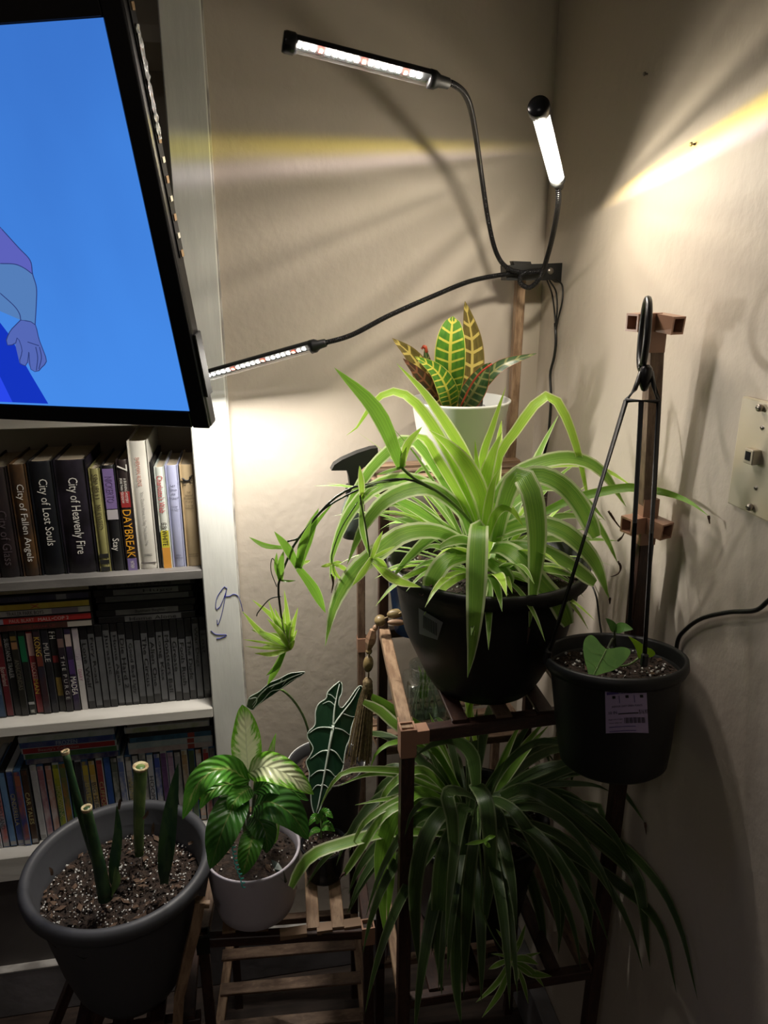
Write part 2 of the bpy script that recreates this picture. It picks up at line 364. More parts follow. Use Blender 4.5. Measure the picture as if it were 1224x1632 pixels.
# pen scribbles on the stile
def onst(x, y): return PY(x, y, SF-.0008)
sc1 = [(362, 938), (358, 935), (346, 952), (344, 970), (350, 968), (358, 950), (361, 940), (357, 962), (352, 984), (347, 996), (346, 988)]
sc2 = [(357, 950), (366, 950), (372, 947), (379, 950), (384, 962), (388, 978)]
sc3 = [(336, 1005), (344, 1011), (361, 1012), (352, 1017), (345, 1018)]
scr = bpy.data.objects.new('trim_1', None); C.objects.link(scr); scr['kind'] = 'structure'
for s_ in (sc1, sc2, sc3): obj('pen_scribble', tube([onst(*p) for p in s_], .0007, 5, 30)[:2], M['ink'], scr, label='blue pen scribble')
# faint cracks in paint
# screws in right wall
for k, (x, y, lb) in enumerate(((1032, 118, 'upper'), (1107, 230, 'lower'))):
    p = PX(x, y, WX); vs, fs, _ = lathe(p, [(0.0001, -.006), (.0022, -.006), (.0028, -.004), (.0012, -.003), (.0012, .003)], 10, X_)
    tag(obj('wall_screw', (vs, fs), M['screw'], org=p, smooth=True), 'small screw in the right wall, %s of two near the light streaks' % lb, 'screw')

# ================================================================ BOOKS ON THE TOP SHELF
def artmat(name, c1, c2, sc=25, mp=(1, 1, .6), rough=.35):
    return mat(name, c1, rough, noise_=(c2, sc, mp))
ZA = E(-.553)
def book(xl, xr, ytop, cov, cov2, label, texts=(), depth=.15, Yf=1.432, lean=0, bands=()):
    yb = 906 + (323-(xl+xr)/2)*.045
    a = PZ(xl, yb, -.553); X0 = PY(xl, yb, Yf).x; X1 = PY(xr, yb, Yf).x
    h = PY((xl+xr)/2 - 22, ytop, Yf).z - ZA
    t = thing('book', label, 'book', ((X0+X1)/2, Yf, ZA), 'hardback and paperback books on the top shelf')
    m1 = artmat('cover', cov, cov2)
    # cover: two boards and a rounded spine, one mesh
    bm = bmesh.new(); th = .0022
    bx(bm, (X0+th/2, Yf+depth/2+.002, ZA+h/2), (th, depth, h)); bx(bm, (X1-th/2, Yf+depth/2+.002, ZA+h/2), (th, depth, h))
    vs, fs = [], []; n = 6
    for z in (0, .004, h-.004, h):
        for i in range(n+1):
            u = i/n; e = .0015 if z in (0, h) else 0
            vs.append(V((X0+(X1-X0)*u, Yf+e+.006*(1-math.sin(math.pi*min(1, max(0, u))))**1.5, ZA+z)))
    for r in range(3):
        for i in range(n): fs.append((r*(n+1)+i, r*(n+1)+i+1, (r+1)*(n+1)+i+1, (r+1)*(n+1)+i))
    obj('cover', bm, m1, t); sp = obj('spine', (vs, fs), m1, t, smooth=True)
    boxo('pages', (X0+th, Yf+.007, ZA+.003), (X1-th, Yf+depth-.003, ZA+h-.005), M['paper'], t)
    W = X1-X0
    for (z0, z1, c) in bands: boxo('spine_band', (X0+W*.12, Yf-.0007, ZA+h*z0), (X1-W*.12, Yf+.001, ZA+h*z1), mat('band', c, .4), t)
    for tx in texts:
        body, u0, z0, z1, hh, c = tx      # runs downwards from z0 to z1, letter height hh*W centred at u0
        text(body, (X0+W*(u0-hh/2), Yf-.0012, ZA+h*z0), -Z_, X_, h*(z0-z1), W*hh, mat('ink', c, .4), t)
    return t, X0, X1, h
wh = (.75, .73, .68)
book(-2, 36, 745, (.015, .012, .014), (.03, .02, .02), 'almost black hardback at the far left edge of the top shelf', [('City of Glass', .5, .62, .12, .5, (.09, .07, .08))])
book(38, 66, 740, (.035, .022, .015), (.10, .05, .018), 'brown and gold hardback, narrowest of the thick dark fantasy books', [('City of Fallen Angels', .5, .83, .14, .5, wh)])
book(68, 107, 735, (.006, .007, .009), (.009, .010, .014), 'black hardback with white title, between the brown one and the thickest dark one', [('City of Lost Souls', .5, .85, .27, .45, wh)])
book(108, 158, 733, (.007, .006, .008), (.020, .016, .026), 'thickest black and violet hardback on the top shelf', [('City of Heavenly Fire', .5, .85, .18, .38, wh)])
book(160, 178, 747, (.28, .26, .10), (.20, .19, .08), 'thin olive hardback left of the purple and black one', [('SPINELLI', .5, .95, .72, .5, (.06, .05, .03)), ('MILKWEED', .5, .66, .42, .5, (.06, .05, .03))], bands=[(.01, .05, (.02, .02, .02)), (.08, .12, (.02, .02, .02)), (.14, .18, (.02, .02, .02))])
book(179, 201, 742, (.012, .012, .014), (.02, .02, .02), 'hardback with purple upper half and black lower half', [('NICKERTO', .5, .9, .66, .5, (.12, .08, .2)), ('Stay', .45, .32, .2, .6, wh)], bands=[(.60, .97, (.20, .14, .33)), (.5, .59, (.45, .42, .44))])
book(203, 222, 733, (.02, .015, .015), (.03, .02, .02), 'black, red and orange thriller with purple foot', [('MORE THAN YOU KNOW', .3, .84, .62, .22, wh), ('A BURNING MYSTERY', .62, .84, .62, .22, wh), ('7', .5, .96, .90, .8, wh), ('DAYBREAK', .5, .56, .12, .68, (.75, .36, .03)), ('MATTHEW', .5, .09, .02, .3, wh)], bands=[(.58, .72, (.30, .03, .03)), (.0, .11, (.16, .12, .28))])
book(223, 254, 703, (.66, .64, .58), (.60, .58, .52), 'tall white hardback, tallest and whitest on the top shelf', [('SHERMAN ALEXIE', .45, .88, .66, .2, (.45, .15, .10)), ("You Don't Have to Say You Love Me", .5, .62, .2, .2, (.30, .29, .28)), ('• •', .5, .125, .11, .5, (.02, .02, .02))], depth=.17, bands=[(.05, .056, (.08, .07, .07))])
book(254, 259, 737, (.01, .01, .01), (.02, .02, .02), 'very thin black book between the tall white and the red lettered one', depth=.15)
book(260, 276, 745, (.60, .62, .56), (.45, .52, .50), 'small white book with red lettering and orange foot', [("Charlotte's Web", .5, .92, .56, .6, (.50, .03, .04)), ('E.B.WHITE', .5, .46, .23, .5, (.05, .04, .03))], depth=.13, bands=[(.0, .21, (.60, .28, .05)), (.21, .38, (.55, .50, .05))])
def lines(lst, X0, X1, h, t, col):
    for (s, z, L, hh) in lst: text(s, ((X0+X1)/2-L*(X1-X0)/2, 1.432-.0012, ZA+h*z), X_, Z_, L*(X1-X0), hh*h, mat('ink', col, .5), t)
t, a, b, h = book(277, 297, 742, (.36, .38, .55), (.40, .42, .58), 'pale blue hardback near the right end of the top shelf', depth=.13)
lines([('Les', .80, .4, .02), ('Above', .76, .6, .02), ('the', .72, .3, .02), ('Ground', .68, .7, .02), ('SONIA', .60, .5, .012), ('LEVITIN', .57, .6, .012), ('DELL', .12, .4, .012), ('VIKING', .09, .6, .012)], a, b, h, t, (.03, .03, .06))
t, a, b, h = book(299, 322, 741, (.52, .40, .24), (.44, .33, .19), 'tan cloth hardback with a small horse print, last on the top shelf', depth=.13)
lines([('THE', .73, .25, .015), ('Island', .70, .5, .02), ("Stallion's", .67, .7, .02), ('Fury', .635, .45, .02), ('WALTER', .60, .5, .014), ('FARLEY', .575, .55, .014), ('RANDOM', .12, .6, .012), ('HOUSE', .10, .6, .012)], a, b, h, t, (.07, .05, .03))
# little running horse on the last spine
def flat(pts, Y, mt, parent, name, th=.0006):
    bm = bmesh.new(); f = bm.faces.new([bm.verts.new(p) for p in pts]); bmesh.ops.triangulate(bm, faces=[f]); return obj(name, bm, mt, parent)
hx, hz, q = a+(b-a)*.12, ZA+h*.84, (b-a)*.78
for k_, (st_, rr_) in enumerate((([(0, .35), (.12, .28), (.28, .16), (.45, .10), (.62, .14), (.76, .34), (.86, .50)], .09), ([(.82, .52), (.92, .56), (1.0, .46)], .055),
        ([(.20, .14), (.10, -.02), (.18, -.12), (.06, -.26)], .035), ([(.28, .08), (.24, -.10), (.34, -.18), (.26, -.32)], .03), ([(.62, .10), (.78, .04), (.86, .12), (.98, .06)], .03), ([(.66, .06), (.74, -.12), (.90, -.16)], .028), ([(.66, .30), (.72, .46), (.78, .52)], .05))):
    obj('horse_print', tube([V((hx+q*x, 1.4305, hz+q*y)) for x, y in st_], q*rr_, 6, 14, rfun=lambda u, a=q*rr_: a*(1-.45*u))[:2], M['inkblack'], t)

# ================================================================ DISC CASES
def case(name, X0, z0, Yf, t, h, depth, body, label, lying=False, insert=None, ins=(0.02, .98), texts=(), bands=(), group=None, lean=0.0, L=None):
    """upright: thickness t along X, height h. lying: length h along X, thickness t along Z. lean = sideways shear at top (m)."""
    sx, sz = (h, t) if lying else (t, h)
    o = V((X0, Yf, z0)); bm = bmesh.new(); bx(bm, o + V((sx/2, depth/2, sz/2)), (sx-.0006, depth, sz-.0004), .0011)
    r = obj(name, bm, body, org=o); tag(r, label, 'disc case', group)
    ch = []
    if lying:
        def at(u, v, d=0): return o + V((sx*u, -d, sz*v))
    else:
        def at(u, v, d=0): return o + V((sx*v, -d, sz*u))    # u along the length (0 = foot), v across
    if insert:
        a_, b_ = at(ins[0], .10), at(ins[1], .90)
        ch.append(boxo('spine_insert', (min(a_.x, b_.x), Yf-.0005, min(a_.z, b_.z)), (max(a_.x, b_.x), Yf+.0005, max(a_.z, b_.z)), insert, r))
    for (u0, u1, c) in bands:
        a_, b_ = at(u0, .12), at(u1, .88)
        ch.append(boxo('spine_panel', (min(a_.x, b_.x), Yf-.0008, min(a_.z, b_.z)), (max(a_.x, b_.x), Yf, max(a_.z, b_.z)), c if not isinstance(c, tuple) else mat('print', c, .4), r))
    for (s, u0, u1, hh, c) in texts:
        m_ = mat('print_ink', c, .5)
        if lying: ch.append(text(s, at(u0, .5-hh/2, .0011), X_, Z_, sx*(u1-u0), sz*hh, m_, r))
        else: ch.append(text(s, at(u0, .5-hh/2, .0011), -Z_, X_, sz*(u0-u1), sx*hh, m_, r))
    if lean: r.rotation_euler = (0, lean, 0)
    return r
ZB = E(-.862); ZC = E(-1.172); YF = 1.45
blk = mat('black_case_plastic', (.012, .012, .013), .3); gry = mat('grey_paper_insert', (.105, .108, .113), .45, noise_=((.08, .082, .088), 30, (1, 1, 1)))
gryl = mat('paler_grey_insert', (.17, .175, .18), .45, noise_=((.10, .10, .105), 20, (1, 1, 1)))
TW = .0146
# upright grey row, second shelf: from the right end leftwards
xr = SX0-.004; n = 0; words = ['Lone Wolf', 'Fury Road', '', 'Jurassic', 'Home Again', 'Die Hard 2', 'Good Bad Ugly', '', 'The Circus', 'Alien One', 'Long Kiss', 'Monsters Ball', 'Grease', 'Fools Rush', 'The Dude', 'War Dogs', 'Lost']
rows = []
x = xr
while n < 17: x -= TW; rows.append(x); n += 1
rows = rows[::-1]
for i, x in enumerate(rows):
    u1 = random.choice([.93, .80, .84, .78, .86, .76, .9]); u0 = random.choice([.04, .1, .12, .02])
    wd = words[i % len(words)]; tx = [(wd, u1-.04, max(u0+.1, u1-.04-.06*len(wd)), .55, (.008, .008, .009))] if wd else []
    case('disc_case', x, ZB, YF+random.uniform(-.001, .002), TW, .190+random.uniform(-.0006, .0006), .135, blk, 'black case with grey spine paper, %s from left in the upright grey row' % ORD[i], insert=gry, ins=(u0, u1), texts=tx, group='grey disc cases upright on the second shelf')
xg = rows[0]
cols = [  # right to left
 ((.30, .24, .32), (.55, .52, .52), 'pale lilac and white', [('PITCH', .66, .52, .5, (.5, .45, .5)), ('DIARY', .5, .36, .5, (.45, .2, .3))], [(.0, .6, (.50, .48, .47))]),
 ((.015, .012, .02), (.05, .03, .09), 'black and violet with white letters near its foot', [('MADEA', .42, .20, .75, wh)], [(.78, .92, (.45, .36, .34)), (.45, .62, (.06, .03, .12))]),
 ((.012, .012, .014), (.03, .02, .03), 'black with widely spaced white letters', [('T H E  P U R G E', .68, .16, .5, (.45, .43, .42))], [(.78, .88, (.16, .10, .09))]),
 ((.012, .012, .012), (.02, .02, .02), 'black with a mustard panel low down', [('F H', .96, .88, .8, wh), ('NORBIT', .42, .2, .6, (.2, .14, .03))], [(.2, .42, (.16, .11, .03)), (.6, .68, (.14, .02, .02))]),
 ((.012, .012, .014), (.02, .02, .03), 'black with pale grey serif letters high up', [('MULE', .84, .62, .7, (.4, .38, .36))], []),
 ((.02, .018, .03), (.05, .02, .02), 'dark with chunky amber letters at its head', [('KONG', .92, .70, .75, (.50, .34, .05))], [(.58, .70, (.12, .03, .02))]),
 ((.22, .03, .035), (.16, .02, .025), 'red with a pinkish picture at its head', [('ROCKET', .62, .42, .6, (.5, .35, .3)), ('MAN', .42, .25, .6, (.5, .36, .05))], [(.70, .96, (.42, .26, .24))]),
 ((.012, .012, .012), (.015, .02, .015), 'black with a green streak', [('W', .07, .03, .6, wh)], [(.64, .94, (.01, .12, .05)), (.13, .16, (.35, .35, .35))]),
 ((.015, .014, .012), (.02, .02, .015), 'black with faint bronze serif letters', [('ANACONDAS', .68, .32, .6, (.12, .11, .08))], [(.80, .88, (.25, .13, .06)), (.9, .95, (.16, .11, .03))]),
 ((.014, .014, .014), (.02, .02, .02), 'black with narrow white block letters', [('SUBSTANCE TRAILER', .92, .46, .6, (.42, .42, .42))], []),
 ((.13, .02, .025), (.09, .015, .02), 'dark red with a small white title', [('Borderland', .6, .38, .6, (.4, .34, .3))], [(.84, .94, (.22, .07, .04))]),
 ((.03, .06, .12), (.05, .09, .16), 'slate blue with pale letters', [('JOHN WICK', .56, .28, .65, (.22, .28, .36))], [(.76, .98, (.10, .15, .20))]),
 ((.42, .46, .46), (.16, .2, .2), 'pale blue and white, at the left edge', [], [(.0, .25, (.10, .09, .04))]),
 ((.03, .03, .03), (.05, .04, .03), 'dark, cut off by the picture edge', [], []),
]
x = xg
for i, (c1, c2, lb, tx, bd) in enumerate(cols):
    x -= TW*.985
    case('disc_case', x, ZB, YF-.002*(i % 3), TW*.97, .190, .135, blk, 'film case, spine %s, upright on second shelf' % lb, insert=artmat('sleeve', c1, c2), texts=tx, bands=bd, group='coloured film cases upright on the second shelf')
xs2 = x
# lying stacks on the second shelf
z = ZB+.1905; X1s = PY(312, 985, YF).x
gw = [('Home Alone', .32, .80), ('Batman Begins', .4, .7), ('', 0, 0), ('', 0, 0), ('Hugo', .5, .8), ('Star Wars Lost World', .15, .75)]
for i in range(6):
    wd, u0, u1 = gw[i]; ins = [(.27, .85), (.2, .84), (.02, .5), (.1, .95), (.2, .86), (.1, .95)][i]
    case('disc_case', X1s-.190+[.0, -.003, .002, -.001, -.003, .004][i], z, YF+[0, .002, 0, .003, .001, .004][i], .0144, .190, .135, blk, 'black case lying in right stack of second shelf, %s from the bottom' % ORD[i],
         lying=True, insert=[gryl, gryl, blk, gry, gryl, gry][i], ins=ins, texts=[(wd, u0, u1, .55, (.01, .01, .01))] if wd else [], group='grey cases lying on the second shelf')
    z += .0146
z = ZB+.1905; X1l = PY(149, 990, YF-.004).x
lay = [((.05, .02, .02), (.10, .04, .03), 'dark red and white', [('THE BREAK UP', .3, .62, .35, (.25, .05, .05))], [(.74, .98, (.50, .47, .42))]),
       ((.42, .03, .03), (.36, .03, .03), 'bright red', [('PAUL BLART', .18, .42, .5, (.55, .40, .36)), ('MALL•COP 2', .46, .76, .5, (.62, .52, .5))], [(.03, .12, (.30, .28, .36))]),
       ((.42, .41, .40), (.34, .33, .34), 'white with black letters', [('TRAILER PARK BOYS', .16, .52, .55, (.02, .02, .02))], [(.6, .86, (.20, .17, .22)), (.88, .97, (.45, .44, .42))]),
       ((.45, .36, .06), (.36, .26, .04), 'yellow', [('X', .4, .5, .6, (.35, .05, .04))], []),
       ((.03, .03, .06), (.05, .05, .08), 'navy', [('DALTON', .2, .4, .5, (.1, .1, .12))], [(.66, .76, (.2, .2, .22))]),
       ((.42, .36, .24), (.50, .46, .34), 'cream cardboard', [], [])]
for i, (c1, c2, lb, tx, bd) in enumerate(lay):
    th = .0144 if i < 5 else .009
    case('disc_case', X1l-.190, z, YF-.004+[0, .001, .003, 0, .004, .012][i], th, .190, .135, blk, '%s case lying in the left hand stack of the second shelf' % lb, lying=True, insert=artmat('sleeve', c1, c2), texts=tx, bands=bd, group='coloured cases lying on the second shelf')
    z += th+.0002
# third shelf uprights
R3 = [((.35, .42, .5), (.6, .2, .2), 'pale blue with red'), ((.3, .36, .42), (.5, .12, .1), 'grey blue with red head'), ((.10, .2, .42), (.16, .3, .5), 'mid blue'), ((.03, .05, .22), (.06, .1, .3), 'navy'), ((.03, .05, .2), (.3, .1, .06), 'navy and rust'), ((.10, .05, .03), (.05, .03, .02), 'dark brown'),
      ((.55, .55, .55), (.4, .4, .42), 'white'), ((.5, .42, .44), (.3, .12, .15), 'white and pink'), ((.55, .5, .5), (.4, .2, .15), 'white with red spot'), ((.04, .16, .05), (.35, .35, .03), 'green with yellow letters'), ((.4, .16, .04), (.10, .14, .05), 'orange and green'), ((.02, .12, .04), (.02, .06, .03), 'dark green'),
      ((.02, .02, .02), (.04, .04, .05), 'black'), ((.04, .08, .3), (.45, .35, .05), 'blue with yellow head'), ((.55, .52, .45), (.45, .3, .05), 'white with mustard head'), ((.22, .03, .04), (.3, .06, .06), 'dark red'), ((.03, .08, .3), (.05, .12, .4), 'royal blue'), ((.5, .5, .48), (.1, .12, .1), 'white with black picture'),
      ((.55, .55, .55), (.1, .15, .35), 'white with blue picture'), ((.05, .05, .05), (.5, .48, .46), 'black and white'), ((.35, .35, .35), (.5, .5, .5), 'pale grey'), ((.56, .55, .52), (.2, .2, .2), 'white with script letters'), ((.5, .5, .52), (.45, .46, .5), 'plain white'), ((.56, .56, .54), (.05, .08, .3), 'white and navy'), ((.2, .1, .25), (.1, .05, .14), 'purple'),
      ((.5, .46, .5), (.3, .2, .3), 'white and mauve'), ((.45, .44, .42), (.2, .2, .2), 'off white'), ((.55, .53, .48), (.3, .2, .1), 'white with brown picture'), ((.08, .14, .06), (.05, .08, .04), 'dark olive'), ((.5, .2, .04), (.55, .52, .5), 'white with orange head'), ((.5, .48, .45), (.35, .05, .05), 'white with red head'), ((.12, .12, .12), (.2, .2, .2), 'mid grey')]
R3T = {1: 'DINO LAND', 3: 'CINDERELLA', 5: 'CAR TALES', 9: 'HOODWINK', 13: 'BRIDGE', 14: 'BIG HERO', 15: 'CLIFFORD', 19: 'WINNIE', 22: 'HOOPLA'}
x = SX0-.004
clr = [mat('clear_case_plastic', (.42, .44, .46), .25), mat('blue_case_plastic', (.05, .12, .25), .25), blk]
for i in range(len(R3)-1, -1, -1):
    x -= .0147; c1, c2, lb = R3[i]; tn = R3T.get(i)
    fw = .0 if i > 5 else -.012
    case('disc_case', x, ZC, YF+fw+random.uniform(-.002, .002), .0140, .190 if i > 1 else .172, .135, clr[(i*7) % 3], '%s film case, %s from left, upright on third shelf' % (lb, ORD[i]),
         insert=artmat('sleeve', c1, c2, 40), texts=[(tn, .7, .28, .6, (.5, .45, .2) if sum(c1) < .7 else (.05, .05, .07))] if tn else [], bands=[(.03, .08, (.3, .3, .3)), (.8, .93, c2)], group='film cases upright on the third shelf', lean=random.uniform(-.006, .006))
R3L = [((.04, .04, .14), (.3, .28, .3), 'navy with white end'), ((.05, .13, .05), (.10, .20, .08), 'green'), ((.35, .03, .03), (.28, .03, .04), 'red'), ((.04, .06, .22), (.10, .12, .25), 'blue'), ((.42, .46, .46), (.3, .36, .3), 'pale mint')]
z = ZC+.1905; xx = PY(190, 1210, YF).x
for i, (c1, c2, lb) in enumerate(R3L):
    case('disc_case', xx-.190+[.003, .002, 0, -.001, -.001][i], z, YF-.002*i, .0144, .190, .135, clr[1 if i in (0, 3) else 0], '%s case lying in the left stack on the third shelf' % lb, lying=True, insert=artmat('sleeve', c1, c2, 40), texts=[[], [], [("Beauty's Collection", .18, .6, .6, (.45, .38, .35))], [('FROZEN', .38, .6, .7, (.4, .5, .6))], []][i], group='cases lying on the third shelf, left stack'); z += .0147
R3R = [((.50, .46, .46), (.4, .3, .32), 'white with pink letters'), ((.44, .5, .52), (.3, .38, .44), 'pale aqua'), ((.05, .14, .24), (.03, .08, .14), 'teal blue'), ((.02, .02, .02), (.03, .03, .03), 'black'), ((.46, .46, .44), (.3, .34, .2), 'off white with olive patch'), ((.16, .15, .15), (.22, .2, .2), 'dull grey')]
z = ZC+.1905; xx = PY(343, 1205, YF).x
for i, (c1, c2, lb) in enumerate(R3R):
    case('disc_case', xx-.178+[0, 0, .002, .003, -.003, .001][i]-.001, z, YF-.001*i, .0144 if i != 3 else .010, .176, .135, clr[0 if i in (0, 1, 4) else 2], '%s case lying in the right stack on the third shelf' % lb, lying=True, insert=artmat('sleeve', c1, c2, 40), bands=[(.7, .78, (.30, .06, .05))] if i < 3 else [], group='cases lying on the third shelf, right stack'); z += .0147 if i != 3 else .0103

# ================================================================ TELEVISION
rr, tt = math.radians(22), math.radians(16)
Rv = V((math.cos(rr), -math.sin(rr), 0)); Nh = V((-math.sin(rr), -math.cos(rr), 0)); Uv = Z_*math.cos(tt)+Nh*math.sin(tt); Nv = Rv.cross(Uv).normalized()
if Nv.y > 0: Nv = -Nv
BR = PY(302, 655, 1.08)
def tvp(x, y, off=0.0):
    r = ray(x, y); s = ((BR-CAM).dot(Nv)+off)/r.dot(Nv); return CAM+r*s
TVH = (tvp(163, 28)-BR).dot(Uv); TVW = TVH*16/9
tv = thing('television', 'large flat television on swivel mount, tilted down, showing a blue cartoon sky', 'television', BR - Rv*TVW/2)
def tvl(u, v, d): return BR + Rv*u + Uv*v + Nv*d
bz = .027; bzb = .026
bm = bmesh.new(); axT = (Rv, Uv, Nv)
cc = tvl(-TVW/2, TVH/2+(bz-bzb)/2, -.012)
bx(bm, cc, (TVW+2*bz, TVH+bz+bzb, .022), .004, axT, 2); obj('housing', bm, M['black'], tv)
for nm, c_, s_ in (('bezel', tvl(bz/2, TVH/2, .0005), (bz-.002, TVH+bz+bzb-.002, .004)), ('bezel', tvl(-TVW/2, -bzb/2, .0005), (TVW, bzb-.002, .004)), ('bezel', tvl(-TVW/2, TVH+bz/2, .0005), (TVW, bz-.002, .004)), ('bezel', tvl(-TVW-bz/2, TVH/2, .0005), (bz-.002, TVH+bz+bzb-.002, .004))):
    bm = bmesh.new(); bx(bm, c_, s_, .001, axT); obj(nm, bm, M['blackgloss'], tv)
m = bpy.data.materials.new('screen_sky'); m.use_nodes = True; N = NT(m); t_ = m.node_tree; t_.nodes.remove(t_.nodes['Principled BSDF'])
e = N.n('ShaderNodeEmission'); e.inputs[1].default_value = .574; tc = N.n('ShaderNodeTexCoord'); sp = N.n('ShaderNodeSeparateXYZ'); N.l(tc.outputs['UV'], sp.inputs[0])
f = N.noise(2.0, N.obj((3, 3, 1.2)), 3); g_ = N.math('ADD', N.math('MULTIPLY', sp.outputs[1], .8), N.math('MULTIPLY', N.math('SUBTRACT', f, .5), .7))
N.l(N.mix(N.sstep(g_, 0, 1), (.062, .262, .82), (.042, .172, .60)), e.inputs[0]); N.l(e.outputs[0], t_.nodes['Material Output'].inputs[0])
scr_ = obj('screen', ([tvl(-TVW, 0, .0004), tvl(0, 0, .0004), tvl(0, TVH, .0004), tvl(-TVW, TVH, .0004)], [(0, 1, 2, 3)], [(0, 0), (1, 0), (1, 1), (0, 1)]), m, tv)
def pic(pts, col, off, nm='picture_shape'):
    bm = bmesh.new(); f = bm.faces.new([bm.verts.new(tvp(x, y, off)) for x, y in pts]); bmesh.ops.triangulate(bm, faces=[f]); obj(nm, bm, emit('picture', col, .574), scr_)
def lin(r, g, b): return tuple(((c/255)/12.92 if c/255 <= .04045 else ((c/255+.055)/1.055)**2.4) for c in (r, g, b))
def outl(pts, col=lin(45, 60, 120)): obj('picture_outline', tube([tvp(x, y, .0014) for x, y in pts], .0006, 4, 40)[:2], emit('picture_line', col, .574), scr_)
pic([(-420, 280), (-60, 470), (0, 514), (16, 535), (33, 568), (50, 598), (77, 643.5), (-60, 638), (-420, 622)], lin(20, 52, 190), .0006)
pic([(-420, 380), (-60, 560), (0, 600), (20, 641), (-60, 638), (-420, 622)], lin(42, 72, 235), .0008)
pic([(-420, 150), (-60, 330), (0, 362), (29, 394), (48, 415), (52, 437), (38, 427), (23, 421), (0, 420), (-60, 440), (-420, 330)], lin(92, 98, 188), .0008)
pic([(-60, 440), (0, 420), (23, 421), (38, 427), (52, 437), (58, 458), (58, 482), (56, 517), (45, 512), (33, 510), (31, 500), (22, 487), (0, 467), (-60, 470)], lin(84, 126, 186), .0008)
HND = [(33, 510), (45, 512), (56, 517), (62, 540), (68, 556), (74, 573), (72, 580), (66, 586), (60, 592), (50, 590), (47, 576), (46, 560), (44, 577), (40, 583), (31, 578), (35, 562), (34, 552), (28, 538), (24, 548), (12, 550), (10, 543), (16, 528), (25, 518)]
pic(HND, lin(84, 104, 182), .0010)
outl(HND + [HND[0]]); outl([(0, 362), (29, 394), (48, 415), (52, 437), (58, 458), (58, 482), (56, 517)]); outl([(0, 420), (23, 421), (38, 427), (52, 437)]); outl([(0, 467), (22, 487), (31, 500), (33, 510)])
outl([(57, 553), (60, 570), (58, 590)]); outl([(63, 553), (66, 570), (62, 588)]); outl([(44, 545), (56, 549), (62, 551)])
bm = bmesh.new(); bx(bm, tvl(-TVW/2, TVH/2, -.07), (.22, .16, .08), .01, axT); obj('wall_mount', bm, M['black'], tv)
bm = bmesh.new(); bx(bm, tvl(bz+.0015, .065, -.012), (.004, .09, .018), .001, axT); obj('side_grip', bm, M['blackrough'], tv)
# LED strip stuck along the side of the set
st = bmesh.new(); bx(st, tvl(bz+.001, TVH*.75, -.014), (.0016, TVH*.60, .011), 0, axT); so = obj('led_strip', st, M['silver'], tv)
for k in range(13):
    v = TVH*.46 + k*.0215; bm = bmesh.new()
    bx(bm, tvl(bz+.0025, v, -.014), (.0016, .0062 if k % 2 else .008, .006), 0, axT); obj('diode' if k % 2 else 'solder_pad', bm, M['stripled'] if k % 2 else M['copper'], so)
vs, fs = [], []
for i in range(26):
    for j in range(4):
        v = TVH*.74+i*.0045; nz = noise.noise(V((i*.9, j*1.3, 2)))*.0022
        vs.append(tvl(bz+.0036+nz, v, -.010-.0028*j+noise.noise(V((i*.7, j, 9)))*.002))
for i in range(25):
    for j in range(3): fs.append((i*4+j, i*4+j+1, (i+1)*4+j+1, (i+1)*4+j))
obj('clear_tape', (vs, fs), M['tape'], tv, label='crinkled clear tape')

# ================================================================ PLANT STAND PIECES
def beam(p0, p1, w, h, mt, parent, name='rail', hint=None, org=None):
    p0, p1 = V(p0), V(p1); d = p1-p0; L = d.length; a, b = frame(d, hint)
    vs, fs, uv = [], [], []; bv = .0012
    ring = [(-w/2+bv, -h/2), (w/2-bv, -h/2), (w/2, -h/2+bv), (w/2, h/2-bv), (w/2-bv, h/2), (-w/2+bv, h/2), (-w/2, h/2-bv), (-w/2, -h/2+bv)]
    me_u = [0, 1, 1.1, 2.1, 2.2, 3.2, 3.3, 4.3]
    for i, s in enumerate((0, 1)):
        for k, (x, y) in enumerate(ring): vs.append(p0 + d*s + a*x + b*y); uv.append((me_u[k]/4.3, L*s))
    n = 8
    for k in range(n): fs.append((k, (k+1) % n, n+(k+1) % n, n+k))
    fs.append(tuple(range(n))[::-1]); fs.append(tuple(range(n, 2*n)))
    return obj(name, (vs, fs, uv), mt, parent, org=org)
def socket(p, d, L, s, parent, hint=None, name='connector', mt=None):
    """hollow square sleeve"""
    d = V(d).normalized(); a, b = frame(d, hint); vs, fs = [], []; ti = s*.12
    for (q, z) in ((s/2, 0), (s/2, L), (s/2-ti, L), (s/2-ti, L*.12)):
        for (x, y) in ((-1, -1), (1, -1), (1, 1), (-1, 1)): vs.append(V(p)+d*z+a*x*q+b*y*q)
    for r in range(3):
        for k in range(4): fs.append((r*4+k, r*4+(k+1) % 4, (r+1)*4+(k+1) % 4, (r+1)*4+k))
    fs.append((0, 3, 2, 1)); fs.append((12, 13, 14, 15))
    return fixn(obj(name, (vs, fs), mt or M['connector'], parent))
ps = thing('plant_stand', 'tall tiered dark wood plant stand in the corner holding both spider plants', 'plant stand', (.35, 1.15, 0))
W_ = .017
SF_L = P((648, 1172, .90)); zs = SF_L.z - EYE          # mid shelf front left, about -.623
fl = (.192, .90); fr = (.505, .915); ml = (.215, 1.22); mr = (.500, 1.22); bl = (.196, 1.37); br_ = (.492, 1.37)
z1, z2, z3, z4 = -.623, -.352, -.87, -1.12
def v3(p, z): return V((p[0], p[1], E(z)))
G = M['wood']; GL = M['woodlight']; GD = M['wooddark']
